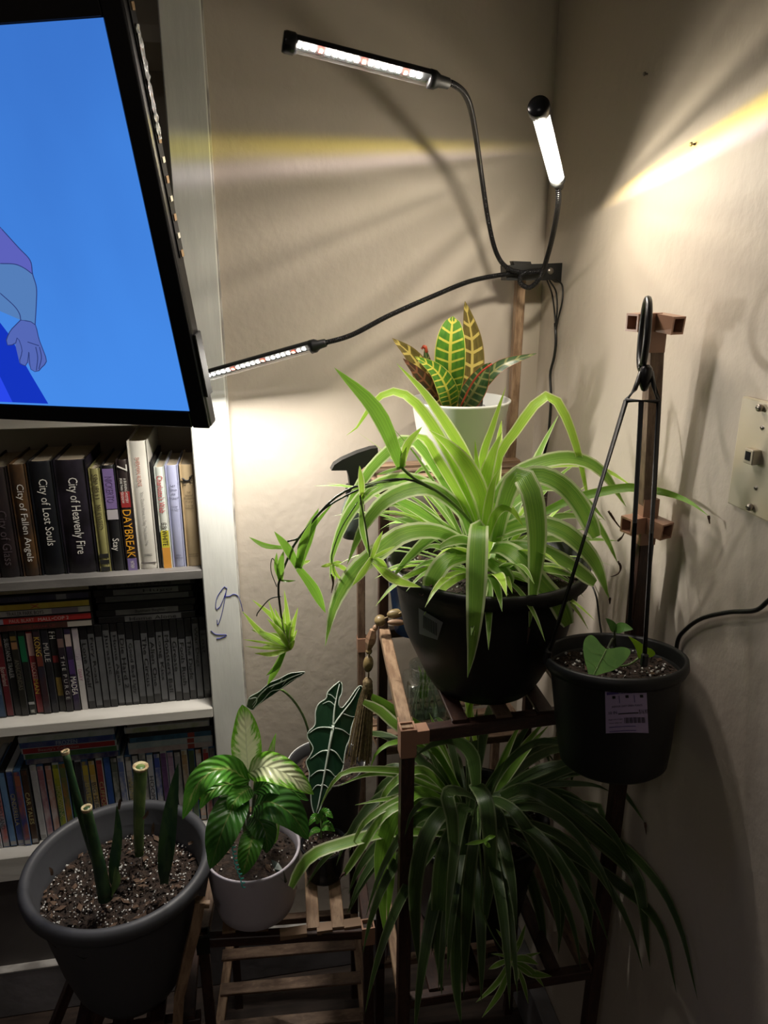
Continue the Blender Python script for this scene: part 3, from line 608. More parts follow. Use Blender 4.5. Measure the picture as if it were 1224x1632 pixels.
# posts
beam(v3(fl, z1-.01), V((.187, .90, .0)), W_*1.15, W_*1.15, GD, ps, 'post')
beam(v3(ml, z2+.0), V((.205, 1.22, 0)), W_, W_, GD, ps, 'post')
beam(v3(mr, z2), V((.50, 1.22, 0)), W_, W_, GD, ps, 'post')
beam(v3(bl, z2), V((.190, 1.37, 0)), W_*.9, W_*.9, G, ps, 'post')
beam(PY(831, 418, 1.37), v3(br_, z2), W_, W_, GL, ps, 'post'); beam(v3(br_, z2), V((.49, 1.37, 0)), W_, W_, G, ps, 'post')
pt = P((1045, 512, .9)); pm = P((1029, 832, .905)); pb = P((1008, 1000, .91)); pl = P((990, 1215, .915)); pe = P((936, 1632, .90))
beam(pt, pm, W_*1.1, W_*1.1, G, ps, 'post'); beam(pm, pl, W_*1.25, W_*1.25, GD, ps, 'post'); beam(pl, V((pe.x-.003, .9, 0)), W_*1.2, W_*1.2, GD, ps, 'post')
# top connectors on the right front post
def conn(p, arms, s=.024):
    for d, L in arms: socket(p, d, L, s, ps)
conn(pt, [((-1, -.25, -.02), .038), ((.35, -1, -.1), .036), ((0, 0, -1), .038)], .0215)
conn(pm, [((-1, -.25, -.02), .034), ((.4, -1, -.1), .036), ((0, .02, 1), .035), ((0, 0, -1), .03)], .0225)
# mid shelf
beam(v3(fl, z1), v3(fr, z1), W_*1.1, W_*1.2, GD, ps); beam(v3(ml, z1), v3(mr, z1), W_, W_, GD, ps)
beam(v3(fl, z1+.004), v3(ml, z1+.004), W_*1.1, W_, GL, ps); beam(v3(fr, z1), v3(mr, z1), W_, W_, G, ps)
socket(v3((fl[0], fl[1]), z1-.03), (0, 0, 1), .045, .023, ps); socket(v3(fl, z1), (1, .04, 0), .03, .021, ps); socket(v3(fl, z1), (.07, 1, 0), .03, .021, ps)
for k, t0 in enumerate((.270, .336, .400, .456)):
    beam(V((t0+.0, fl[1]+.003, E(z1)+.011)), V((t0+.004, 1.22, E(z1)+.011)), .024, .007, [GD, G, GD, GL][k], ps, 'slat')
# upper shelf
for a_, b_, mm in ((ml, mr, G), (bl, br_, GL), (ml, bl, G), (mr, br_, G)): beam(v3(a_, z2), v3(b_, z2), W_, W_, mm, ps)
for k in range(3):
    yy = 1.25+.042*k; beam(V((.21, yy, E(z2)+.011)), V((.495, yy, E(z2)+.011)), .022, .007, [GL, G, GL][k], ps, 'slat')
beam(v3(mr, z2-.055), v3(ml, z2-.055), W_*.8, W_*.8, G, ps)
# back low shelf (jar stands here)
beam(v3(ml, z3), v3(mr, z3), W_, W_, G, ps); beam(v3(bl, z3), v3(br_, z3), W_, W_, G, ps); beam(v3(bl, z3), v3(ml, z3), W_, W_, GL, ps); beam(v3(br_, z3), v3(mr, z3), W_, W_, G, ps)
for k in range(3):
    yy = 1.255+.04*k; beam(V((.20, yy, E(z3)+.010)), V((.495, yy, E(z3)+.010)), .022, .006, G, ps, 'slat')
socket(V((.196, 1.37, E(-.735))), (0, 0, 1), .03, .020, ps)
# lower shelf
beam(V((.188, .9, E(z4))), V((.508, .9, E(z4))), W_, W_*1.1, GD, ps); beam(V((.207, 1.22, E(z4))), V((.50, 1.22, E(z4))), W_, W_, GD, ps)
beam(V((.188, .9, E(z4)+.002)), V((.207, 1.22, E(z4)+.002)), W_*.9, W_*.8, GL, ps); beam(V((.506, .9, E(z4))), V((.50, 1.22, E(z4))), W_, W_, G, ps)
for k in range(4):
    t0 = .245+k*.067; beam(V((t0, .902, E(z4)+.011)), V((t0, 1.22, E(z4)+.011)), .024, .007, GD, ps, 'slat')
for k in range(2): beam(V((.187, .9+k*.32, E(-1.40))), V((.50, .9+k*.32, E(-1.40))), W_, W_, GD if k == 0 else G, ps)
# small stand
ss = thing('low_plant_stand', 'low slatted wood stand holding the white pot and two dark pots', 'plant stand', (.01, 1.18, 0))
zl = -1.072; a0 = (-.128, 1.03); a1 = (.148, 1.0); a2 = (-.10, 1.34); a3 = (.165, 1.32)
for p_ in (a0, a1, a2, a3): beam(v3(p_, zl), V((p_[0], p_[1], 0)), W_, W_, GD, ss, 'leg')
beam(v3(a0, zl), v3(a1, zl), W_, W_*1.1, GD, ss); beam(v3(a2, zl), v3(a3, zl), W_, W_, G, ss); beam(v3(a0, zl), v3(a2, zl), W_, W_, G, ss); beam(v3(a1, zl), v3(a3, zl), W_, W_, GD, ss)
for k, t0 in enumerate((-.085, -.03, .024, .056, .098)):
    if k == 2: continue
    beam(V((t0, 1.015-.03*(k-2)*.2, E(zl)+.011)), V((t0+.015, 1.335, E(zl)+.011)), .022, .007, [GL, G, G, GL, GL][k], ss, 'slat')
for (xa, xb) in ((.062, .088), (.108, .138), (.0, .045)): boxo('spacer_block', (xa, 1.0, E(zl)+.006), (xb, 1.018, E(zl)+.014), GL, ss)
socket(v3(a1, zl-.02), (0, 0, 1), .036, .022, ss); socket(v3(a0, zl-.02), (0, 0, 1), .036, .022, ss, mt=M['blackrough'])
zz = -1.36
beam(v3(a0, zz), v3(a1, zz), W_, W_, GD, ss); beam(v3(a2, zz), v3(a3, zz), W_, W_, G, ss); beam(v3(a0, zz), v3(a2, zz), W_, W_, GL, ss); beam(v3(a1, zz), v3(a3, zz), W_, W_, GL, ss)
for yy in (1.09, 1.17, 1.25): beam(V((-.12, yy, E(zz)+.011)), V((.155, yy-.02, E(zz)+.011)), .026, .007, G, ss, 'slat', hint=(0, 0, 1))

# pot stool with curved arm
sl = thing('pot_stool', 'dark slatted wooden stool with one curved tan arm under the grey tub', 'stool', (-.24, 1.05, 0))
for (xa, ya, xb, yb, yw) in ((122, 1545, 84, 1640, 1.12), (172, 1580, 148, 1640, 1.02), (208, 1590, 198, 1640, 1.02), (252, 1575, 240, 1640, 1.10)):
    p0 = PY(xa, ya, yw); p1 = PY(xb, yb, yw-.01); d = (p1-p0).normalized(); p1 = p0 + d*((p0.z-0.0)/-d.z)
    beam(p0, p1, .021, .016, GD, sl, 'leg')
arm = cr([PY(319, 1434, 1.0), PY(316, 1460, .995), PY(303, 1510, .99), PY(292, 1560, .985), PY(283, 1632, .98), V((-.205, .97, .0))], 14)
vs, fs, uv = [], [], []; L = 0
for i, p in enumerate(arm):
    t_ = (arm[min(i+1, 13)]-arm[max(i-1, 0)]).normalized(); a_, b_ = frame(t_, (0, 1, 0)); L += (p-arm[max(0, i-1)]).length
    for (x, y, u) in ((-.008, -.009, 0), (.008, -.009, .3), (.008, .009, .5), (-.008, .009, .8)): vs.append(p+a_*x+b_*y); uv.append((u, L))
for i in range(13):
    for k in range(4): fs.append((i*4+k, i*4+(k+1) % 4, (i+1)*4+(k+1) % 4, (i+1)*4+k))
fs += [(3, 2, 1, 0), (52, 53, 54, 55)]
fixn(obj('curved_arm', (vs, fs, uv), GL, sl)); beam(PY(322, 1441, 1.0), PY(334, 1441, 1.0), .010, .010, GL, sl, 'peg')
beam(V((-.36, 1.0, E(-1.206))), V((-.14, 1.0, E(-1.206))), .02, .016, GD, sl); beam(V((-.36, 1.12, E(-1.206))), V((-.14, 1.12, E(-1.206))), .02, .016, GD, sl)
for xx in (-.33, -.27, -.21, -.16): beam(V((xx, .99, E(-1.1925))), V((xx, 1.16, E(-1.1925))), .024, .01, GD, sl, 'slat')

# ================================================================ LEAVES
_lr = random.Random(3)
def ribbon(pts, w, mt, parent, prof='strap', fold=.12, n=16, nu=4, roll=0.0, name='leaf', wpx=True, hint=None, wave=0.0, curl=0.0):
    """pts world points; w in photo pixels (wpx) or metres"""
    q = cr(pts, n); vs, fs, uv = [], [], []
    W = pxm(w, q[len(q)//2]) if wpx else w
    for i, p in enumerate(q):
        t = i/(n-1); T = (q[min(i+1, n-1)]-q[max(i-1, 0)]).normalized()
        if hint is None:
            vw = (CAM-p).normalized(); nn = vw*.75 + Z_*.25
        else: nn = V(hint)
        a = T.cross(nn)
        if a.length < 1e-4: a = RT.copy()
        a.normalize(); b = a.cross(T).normalized()
        if roll: a, b = a*math.cos(roll)+b*math.sin(roll), b*math.cos(roll)-a*math.sin(roll)
        if prof == 'strap': f = min(1, .62+.9*t)*(1-max(0, (t-.45)/.55)**1.9)
        elif prof == 'blunt': f = min(1, .6+1.0*t)*(1-max(0, (t-.8)/.2)**3*.45)
        elif prof == 'ovate': f = math.sin(math.pi*min(1, max(0, t))**.72)**.8 if 0 < t < 1 else 0
        elif prof == 'oblong': f = (math.sin(math.pi*t**1.12)**.5 if 0 < t < 1 else 0)*(.65+.35*t)
        elif prof == 'round': f = math.sin(math.pi*t**.9)**.62 if 0 < t < 1 else 0
        elif prof == 'spear': f = (min(1, .75+t*.5))*(1-max(0, (t-.6)/.4)**1.6)
        else: f = 1
        f = max(f, .015)
        for k in range(nu+1):
            u = k/nu*2-1; wv = wave*W*math.sin(t*26+u*2)*abs(u)
            vs.append(p + a*(u*f*W/2) + b*(fold*W*f*abs(u)**1.3*.5 + wv - curl*W*f*u*u)); uv.append(((u+1)/2, t))
    for i in range(n-1):
        for k in range(nu): b0 = i*(nu+1)+k; fs.append((b0, b0+1, b0+nu+2, b0+nu+1))
    return obj(name, (vs, fs, uv), mt, parent, smooth=True)
def L3(l): return [P(t) for t in l]
def dead(parent, pts): obj('dry_tip', tube(L3(pts), .0012, 5, 12, rfun=lambda t: .0016*(1-t)+.0004+.0009*abs(noise.noise(V((t*9, 1, 1)))))[:2], M['brownleaf'], parent, smooth=True)
def soil(c, r, zt, parent, bumpy=.004, perl=0, bark=0, seed=1):
    rd = random.Random(seed); vs, fs = [], []; nr, n = 9, 30
    vs.append(V((c[0], c[1], zt+bumpy)))
    for i in range(1, nr+1):
        for k in range(n):
            th = 2*math.pi*k/n; q = r*i/nr; vs.append(V((c[0]+q*math.cos(th), c[1]+q*math.sin(th), zt+bumpy*noise.noise(V((q*math.cos(th)*60, q*math.sin(th)*60, seed)))*1.6)))
    for k in range(n): fs.append((0, 1+k, 1+(k+1) % n))
    for i in range(nr-1):
        for k in range(n): fs.append((1+i*n+k, 1+i*n+(k+1) % n, 1+(i+1)*n+(k+1) % n, 1+(i+1)*n+k))
    s = obj('soil', (vs, fs), M['soil'], parent, smooth=True)
    def scatter(nm, cnt, smin, smax, mt, flatn, lab=None):
        vs, fs = [], []
        for _ in range(cnt):
            th = rd.uniform(0, 6.283); q = r*.97*math.sqrt(rd.random()); sz = rd.uniform(smin, smax)**1.0
            p = V((c[0]+q*math.cos(th), c[1]+q*math.sin(th), zt+bumpy*.6+sz*.3*rd.random()))
            a = V((rd.gauss(0, 1), rd.gauss(0, 1), rd.gauss(0, flatn))).normalized(); a, b = a, frame(a)[0]; cc_ = a.cross(b)
            l1, l2, l3 = (sz, sz*rd.uniform(.6, 1), sz*rd.uniform(.6, 1)) if nm == 'perlite' else (sz*rd.uniform(1, 2.4), sz*.8, sz*.22)
            b0 = len(vs); vs += [p+a*l1, p-a*l1, p+b*l2, p-b*l2, p+cc_*l3, p-cc_*l3]
            for f in ((0, 2, 4), (2, 1, 4), (1, 3, 4), (3, 0, 4), (2, 0, 5), (1, 2, 5), (3, 1, 5), (0, 3, 5)): fs.append(tuple(b0+i for i in f))
        if cnt: obj(nm, (vs, fs), mt, s, kind='stuff')
    scatter('crumbs', int(perl*1.2)+60, .0015, .0035, M['soil'], 1); scatter('perlite', perl, .0009, .0026, M['perlite'], 1); scatter('bark_chips', bark, .003, .0065, M['bark'], .25)
    return s
def potmesh(c, zr, prof, mt, parent, name='pot', n=56):
    return fixn(obj(name, lathe((c[0], c[1], zr), prof, n), mt, parent, smooth=True))

# ---- big spider plant (upper)
BC_ = (.335, 1.01); ZR = E(-.405)
sp1 = thing('spider_plant', 'large bright spider plant in a black pot on the middle shelf', 'potted plant', (BC_[0], BC_[1], E(z1)+.015))
r = .150; H = ZR-(E(z1)+.0155)
potmesh(BC_, ZR, [(.0001, -H+.012), (.070, -H+.012), (.072, -H), (.080, -H), (.092, -H+.02), (.110, -H+.06), (.124, -.11), (.135, -.05), (.139, -.022), (r, -.020), (r+.001, -.004), (r-.001, 0), (r-.006, 0), (r-.013, -.02), (.128, -.06), (.112, -.12)], M['blackrough'], sp1)
soil(BC_, .133, ZR-.028, sp1, .006, 160, 40, 5)
stp = [(665, 968), (700, 990), (706, 1003), (700, 1018), (692, 1020), (670, 1010), (665, 990)]
def onpot(x, y, c, rad_fn, eps=.001):
    r_ = ray(x, y); s = .5
    for _ in range(4000):
        p = CAM+r_*s; d = math.hypot(p.x-c[0], p.y-c[1])
        if d <= rad_fn(p.z)+eps:
            a_, b_ = s-.0006, s
            for _k in range(14):
                m_ = (a_+b_)/2; p = CAM+r_*m_
                if math.hypot(p.x-c[0], p.y-c[1]) <= rad_fn(p.z)+eps: b_ = m_
                else: a_ = m_
            return CAM+r_*a_
        s += .0006
    return CAM+r_
def rbig(z):
    h = z-ZR; pr = [(-H, .08), (-H+.02, .092), (-H+.06, .110), (-.11, .124), (-.05, .135), (-.022, .139), (0, .139)]
    for (h0, r0), (h1, r1) in zip(pr, pr[1:]):
        if h0 <= h <= h1: return r0+(r1-r0)*(h-h0)/(h1-h0)
    return .08 if h < -H else .145
def grid_decal(quad, nx, ny, fn, mt, parent, name):
    vs, fs = [], []
    for j in range(ny+1):
        for i in range(nx+1):
            u, v = i/nx, j/ny; x = (1-v)*((1-u)*quad[0][0]+u*quad[1][0])+v*((1-u)*quad[3][0]+u*quad[2][0]); y = (1-v)*((1-u)*quad[0][1]+u*quad[1][1])+v*((1-u)*quad[3][1]+u*quad[2][1]); vs.append(fn(x, y))
    for j in range(ny):
        for i in range(nx): b0 = j*(nx+1)+i; fs.append((b0, b0+1, b0+nx+2, b0+nx+1))
    return obj(name, (vs, fs), mt, parent, smooth=True)
q_ = [(667, 969), (706, 992), (697, 1020), (668, 1010)]
dk = grid_decal(q_, 5, 4, lambda x, y: onpot(x, y, BC_, rbig, .0012), M['sticker'], sp1, 'barcode_sticker')
for k in range(9):
    u = .2+.065*k; x0 = 667+39*u; y0 = 969+23*u
    grid_decal([(x0, y0+7), (x0+1.3, y0+8), (x0+1, y0+28), (x0-.3, y0+27)], 1, 2, lambda x, y: onpot(x, y, BC_, rbig, .0018), M['black'], dk, 'barcode_bar')
B0 = (768, 872, 1.0)
LV = [
 ([(768, 872, .98), (764, 838, .925), (761, 880, .885), (758, 960, .862), (752, 1035, .858), (745, 1080, .86)], 35, 'sp', 'strap'),
 ([(790, 865, .98), (806, 795, .94), (826, 757, .91), (846, 782, .885), (856, 850, .87), (851, 930, .868), (843, 1003, .87)], 36, 'sp', 'strap'),
 ([(765, 850, 1.0), (735, 765, 1.0), (700, 695, 1.0), (660, 640, 1.0), (625, 624, 1.01), (595, 642, 1.01), (570, 680, 1.01), (552, 694, 1.01)], 19, 'spb', 'strap'),
 ([(770, 845, 1.01), (747, 740, 1.02), (686, 639, 1.0), (632, 579, 1.0)], 20, 'spb', 'strap'),
 ([(778, 850, .99), (768, 795, .98), (747, 748, .97), (718, 712, .97), (684, 685, .97)], 30, 'spb', 'strap'),
 ([(775, 850, 1.02), (768, 742, 1.03), (785, 680, 1.03), (806, 617, 1.03)], 14, 'spb', 'strap'),
 ([(775, 850, 1.0), (772, 776, 1.0), (784, 727, 1.0), (800, 688, 1.0)], 24, 'spb', 'strap'),
 ([(783, 845, 1.01), (793, 735, 1.02), (820, 690, 1.02), (857, 640, 1.02), (880, 633, 1.02), (900, 661, 1.01), (918, 710, 1.0), (930, 760, 1.0), (941, 820, .99)], 18, 'spb', 'strap'),
 ([(760, 850, 1.0), (738, 800, .99), (698, 732, .98), (680, 702, .98), (664, 695, .98), (650, 712, .98), (638, 745, .98)], 17, 'spb', 'strap'),
 ([(755, 855, 1.02), (715, 780, 1.03), (670, 712, 1.03), (645, 702, 1.03), (610, 728, 1.03), (580, 763, 1.02), (549, 822, 1.02), (528, 895, 1.02)], 21, 'sp', 'strap'),
 ([(752, 872, .99), (696, 847, .96), (643, 851, .94), (602, 880, .92), (561, 915, .91), (533, 965, .91), (518, 1030, .91)], 32, 'sp', 'strap'),
 ([(750, 850, 1.0), (735, 815, .99), (684, 778, .97), (623, 792, .96), (582, 835, .95), (553, 900, .95)], 28, 'sp', 'strap'),
 ([(745, 850, 1.02), (729, 806, 1.01), (663, 766, 1.0), (602, 774, .99), (557, 818, .98), (531, 880, .98), (526, 925, .98)], 24, 'sp', 'strap'),
 ([(750, 870, .99), (700, 851, .97), (655, 885, .95), (622, 925, .95)], 18, 'sp', 'strap'),
 ([(745, 862, 1.03), (684, 825, 1.03), (636, 800, 1.03), (598, 812, 1.03), (566, 850, 1.03)], 18, 'sp', 'strap'),
 ([(750, 880, 1.04), (700, 846, 1.06), (663, 831, 1.07), (610, 827, 1.08)], 15, 'sp', 'strap'),
 ([(756, 888, .98), (735, 885, .95), (708, 896, .93), (690, 922, .92), (684, 942, .92)], 30, 'sp', 'blunt'),
 ([(778, 892, .96), (790, 903, .935), (803, 913, .92), (812, 932, .915)], 24, 'sp', 'blunt'),
 ([(784, 875, .97), (804, 874, .93), (832, 893, .90), (862, 930, .885), (890, 962, .88), (906, 996, .88)], 33, 'sp', 'blunt'),
 ([(790, 870, .97), (830, 870, .94), (866, 878, .92), (908, 900, .90), (948, 930, .89)], 24, 'sp', 'blunt'),
 ([(790, 850, .98), (830, 834, .95), (866, 835, .93), (908, 853, .91), (948, 896, .90), (971, 955, .90)], 31, 'sp', 'strap'),
 ([(788, 830, .99), (815, 782, .97), (851, 757, .95), (892, 770, .93), (925, 806, .92), (950, 856, .92)], 31, 'sp', 'blunt'),
 ([(880, 765, .96), (925, 800, .94), (962, 851, .93), (985, 898, .93)], 13, 'sp', 'strap'),
 ([(785, 800, 1.0), (812, 762, 1.0), (850, 741, 1.0), (908, 730, 1.0), (957, 750, .99), (998, 808, .98)], 25, 'sp', 'strap'),
 ([(785, 790, 1.02), (850, 747, 1.03), (920, 739, 1.03), (970, 752, 1.02), (1012, 778, 1.01)], 13, 'spb', 'strap'),
 ([(790, 860, .99), (830, 832, .98), (864, 818, .97), (908, 797, .96), (949, 786, .95), (1000, 777, .93), (1050, 783, .905), (1095, 798, .87), (1129, 822, .84)], 15, 'spg', 'strap'),
 ([(790, 880, 1.0), (830, 895, .97), (868, 905, .95), (920, 920, .94)], 18, 'sp', 'strap'),
 ([(790, 860, 1.02), (850, 838, 1.02), (900, 822, 1.02), (960, 828, 1.0)], 14, 'sp', 'strap'),
 ([(785, 845, 1.03), (820, 800, 1.04), (870, 775, 1.05), (925, 790, 1.04), (965, 830, 1.02)], 18, 'sp', 'strap'),
 ([(800, 870, 1.03), (860, 860, 1.03), (920, 858, 1.02), (985, 862, .99)], 13, 'sp', 'strap'),
 ([(768, 860, 1.02), (745, 800, 1.03), (715, 762, 1.04), (680, 745, 1.05), (655, 760, 1.05)], 20, 'sp', 'strap'),
 ([(760, 870, .98), (738, 860, .96), (712, 866, .945), (690, 880, .94)], 17, 'sp', 'strap'),
 ([(762, 880, .97), (730, 880, .95), (690, 870, .94), (668, 880, .94)], 13, 'sp', 'strap'),
 ([(775, 860, .97), (790, 820, .95), (812, 810, .94), (835, 840, .93)], 16, 'spb', 'strap'),
 ([(772, 850, 1.0), (757, 780, 1.0), (735, 745, 1.0), (712, 735, 1.01)], 15, 'spb', 'strap'),
 ([(770, 860, .98), (778, 810, .965), (786, 770, .96), (797, 745, .96)], 16, 'spb', 'strap'),
 ([(766, 860, 1.0), (766, 790, .99), (760, 740, .99), (757, 700, .99)], 13, 'spb', 'strap'),
 ([(790, 885, .96), (812, 890, .94), (836, 900, .93), (858, 915, .92)], 13, 'sp', 'strap'),
]
for pts, w_, mm, pf in LV: ribbon(L3(pts), w_, M[mm], sp1, pf, fold=.16 if w_ < 26 else .1, roll=_lr.uniform(-.15, .15), n=20)
rd = random.Random(11); crown = V((.335, 1.01, ZR-.02))
def inside(p): return p.x < WX-.012 and p.y < WY-.015
def arch(c, az, el, L, sag, n=7):
    d = V((math.cos(az)*math.cos(el), math.sin(az)*math.cos(el), math.sin(el))); out = []
    p = c.copy(); st_ = L/(n-1)
    for i in range(n):
        q = p.copy(); q.x = min(q.x, WX-.015); q.y = min(q.y, WY-.02); out.append(q); p = p + d*st_; d = (d + V((0, 0, -sag*(i+1)/n))).normalized()
    return out
for k in range(62):
    az = rd.uniform(0, 6.283)
    el = rd.uniform(.25, 1.15); L = rd.uniform(.17, .29); sg = rd.uniform(.25, .55)
    if math.sin(az) < -.35: L *= .72; el = rd.uniform(.1, .7)
    if el > .95: sg *= .6
    base = crown + V((math.cos(az), math.sin(az), 0))*rd.uniform(.005, .035)
    ribbon(arch(base, az, el, L, sg), rd.uniform(.011, .019), M[rd.choice(['sp', 'sp', 'spb'])], sp1, 'strap', .18, 14, hint=(math.cos(az)*-.3, math.sin(az)*-.3, 1), wpx=False, roll=rd.uniform(-.3, .3))
dead(sp1, [(690, 930, .92), (680, 942, .918), (672, 950, .918), (668, 946, .918)]); dead(sp1, [(684, 942, .92), (686, 955, .918)])
dead(sp1, [(985, 895, .93), (989, 903, .93), (987, 912, .93), (980, 917, .93), (973, 919, .93)]); dead(sp1, [(985, 862, .99), (992, 855, .985), (996, 846, .985)]); dead(sp1, [(972, 953, .9), (972, 963, .9)])
dead(sp1, [(843, 1000, .868), (842, 1012, .868), (840, 1026, .868)]); dead(sp1, [(1129, 822, .84), (1131, 835, .84)]); dead(sp1, [(970, 815, .95), (982, 833, .95), (992, 845, .95)])
def stolon(parent, pts, r=.0014, mt='stem'): return obj('runner', tube(L3(pts), r, 6, 28)[:2], M[mt], parent, smooth=True)
def plantlet(parent, base, tips, Y, mt='spb', w_=10, dy=.02):
    for i, t in enumerate(tips):
        tx, ty = t[0], t[1]; ww = t[2] if len(t) > 2 else w_; m_ = t[3] if len(t) > 3 else mt
        mx, my = (base[0]+tx)/2, (base[1]+ty)/2; bend = _lr.uniform(-.12, .12)
        yy = Y + _lr.uniform(-dy, dy)
        mx += (ty-base[1])*bend; my -= (tx-base[0])*bend
        ribbon([PY(base[0], base[1], Y), PY(mx, my, (Y+yy)/2-.004), PY(tx, ty, yy)], ww, M[m_], parent, 'strap', .2, 10)
s1 = stolon(sp1, [(765, 850, 1.0), (735, 815, .97), (700, 785, .95), (660, 762, .94), (640, 745, .94)], .0022)
plantlet(s1, (640, 745), [(533, 586, 27, 'spg'), (673, 680, 14, 'spb'), (648, 712, 8, 'spb'), (600, 757, 7, 'sp')], .94)
s2 = stolon(sp1, [(700, 785, .95), (655, 765, .94), (620, 765, .93), (589, 772, .93), (562, 777, .93), (526, 800, .93), (487, 844, .93), (468, 870, .93), (455, 899, .93), (444, 930, .93), (446, 965, .93), (452, 1000, .93), (460, 1022, .93)], .0016, 'stemdark')
s3 = stolon(sp1, [(600, 772, .94), (568, 782, .94), (530, 802, .935), (505, 822, .935), (480, 855, .93), (458, 863, .93)], .0013, 'stemdark')
plantlet(s2, (475, 905), [(437, 847, 15, 'spg'), (508, 810, 20, 'spg'), (519, 977, 17, 'spg'), (532, 800, 8, 'spg'), (497, 830, 14, 'spg'), (495, 893, 7)], .93)
plantlet(s2, (450, 873), [(397, 856, 9, 'spg')], .93); plantlet(s2, (447, 925), [(452, 878, 13, 'spg'), (441, 880, 8, 'spg'), (472, 925, 4, 'spg')], .93)
plantlet(s2, (462, 1034), [(386, 974, 11), (401, 955, 10), (387, 1019, 5), (400, 1003, 11), (405, 1041, 9), (475, 968, 9), (474, 1003, 8), (456, 960, 8), (437, 968, 9), (425, 985, 10), (390, 1030, 5), (448, 985, 9), (470, 1020, 10), (430, 1008, 10), (418, 1030, 8), (466, 985, 7), (453, 940, 9), (427, 955, 7)], .93)
plantlet(s2, (453, 1038), [(426, 1092, 12, 'spg'), (424, 1077, 9, 'spg')], .93)
stolon(sp1, [(444, 905, .93), (434, 890, .93), (432, 910, .93), (441, 935, .93)], .0006, 'stemdark'); stolon(sp1, [(450, 950, .93), (430, 955, .93), (412, 975, .93), (409, 982, .93)], .0008, 'stemdark')
s4 = stolon(sp1, [(640, 765, .94), (600, 770, .92), (578, 778, .91), (574, 790, .90), (583, 840, .89), (590, 890, .89)], .0012)
plantlet(s4, (577, 795), [(573, 742, 11, 'spb'), (588, 885, 10, 'sp'), (604, 775, 8, 'sp')], .90, dy=.01)
plantlet(s4, (592, 890), [(610, 846, 10, 'spb'), (630, 870, 8, 'spb'), (671, 936, 17, 'spb'), (561, 934, 12, 'spb'), (618, 905, 14, 'spb')], .885, dy=.01)
s5 = stolon(sp1, [(570, 800, .92), (545, 840, .92), (530, 880, .92), (529, 900, .92)], .0008)
plantlet(s5, (530, 898), [(511, 903, 7, 'spb'), (558, 913, 8, 'spb'), (548, 928, 6, 'spb'), (545, 896, 6, 'spb'), (535, 925, 5, 'spb')], .92, dy=.006)
dead(s5, [(529, 915, .92), (531, 930, .92), (528, 945, .92)])

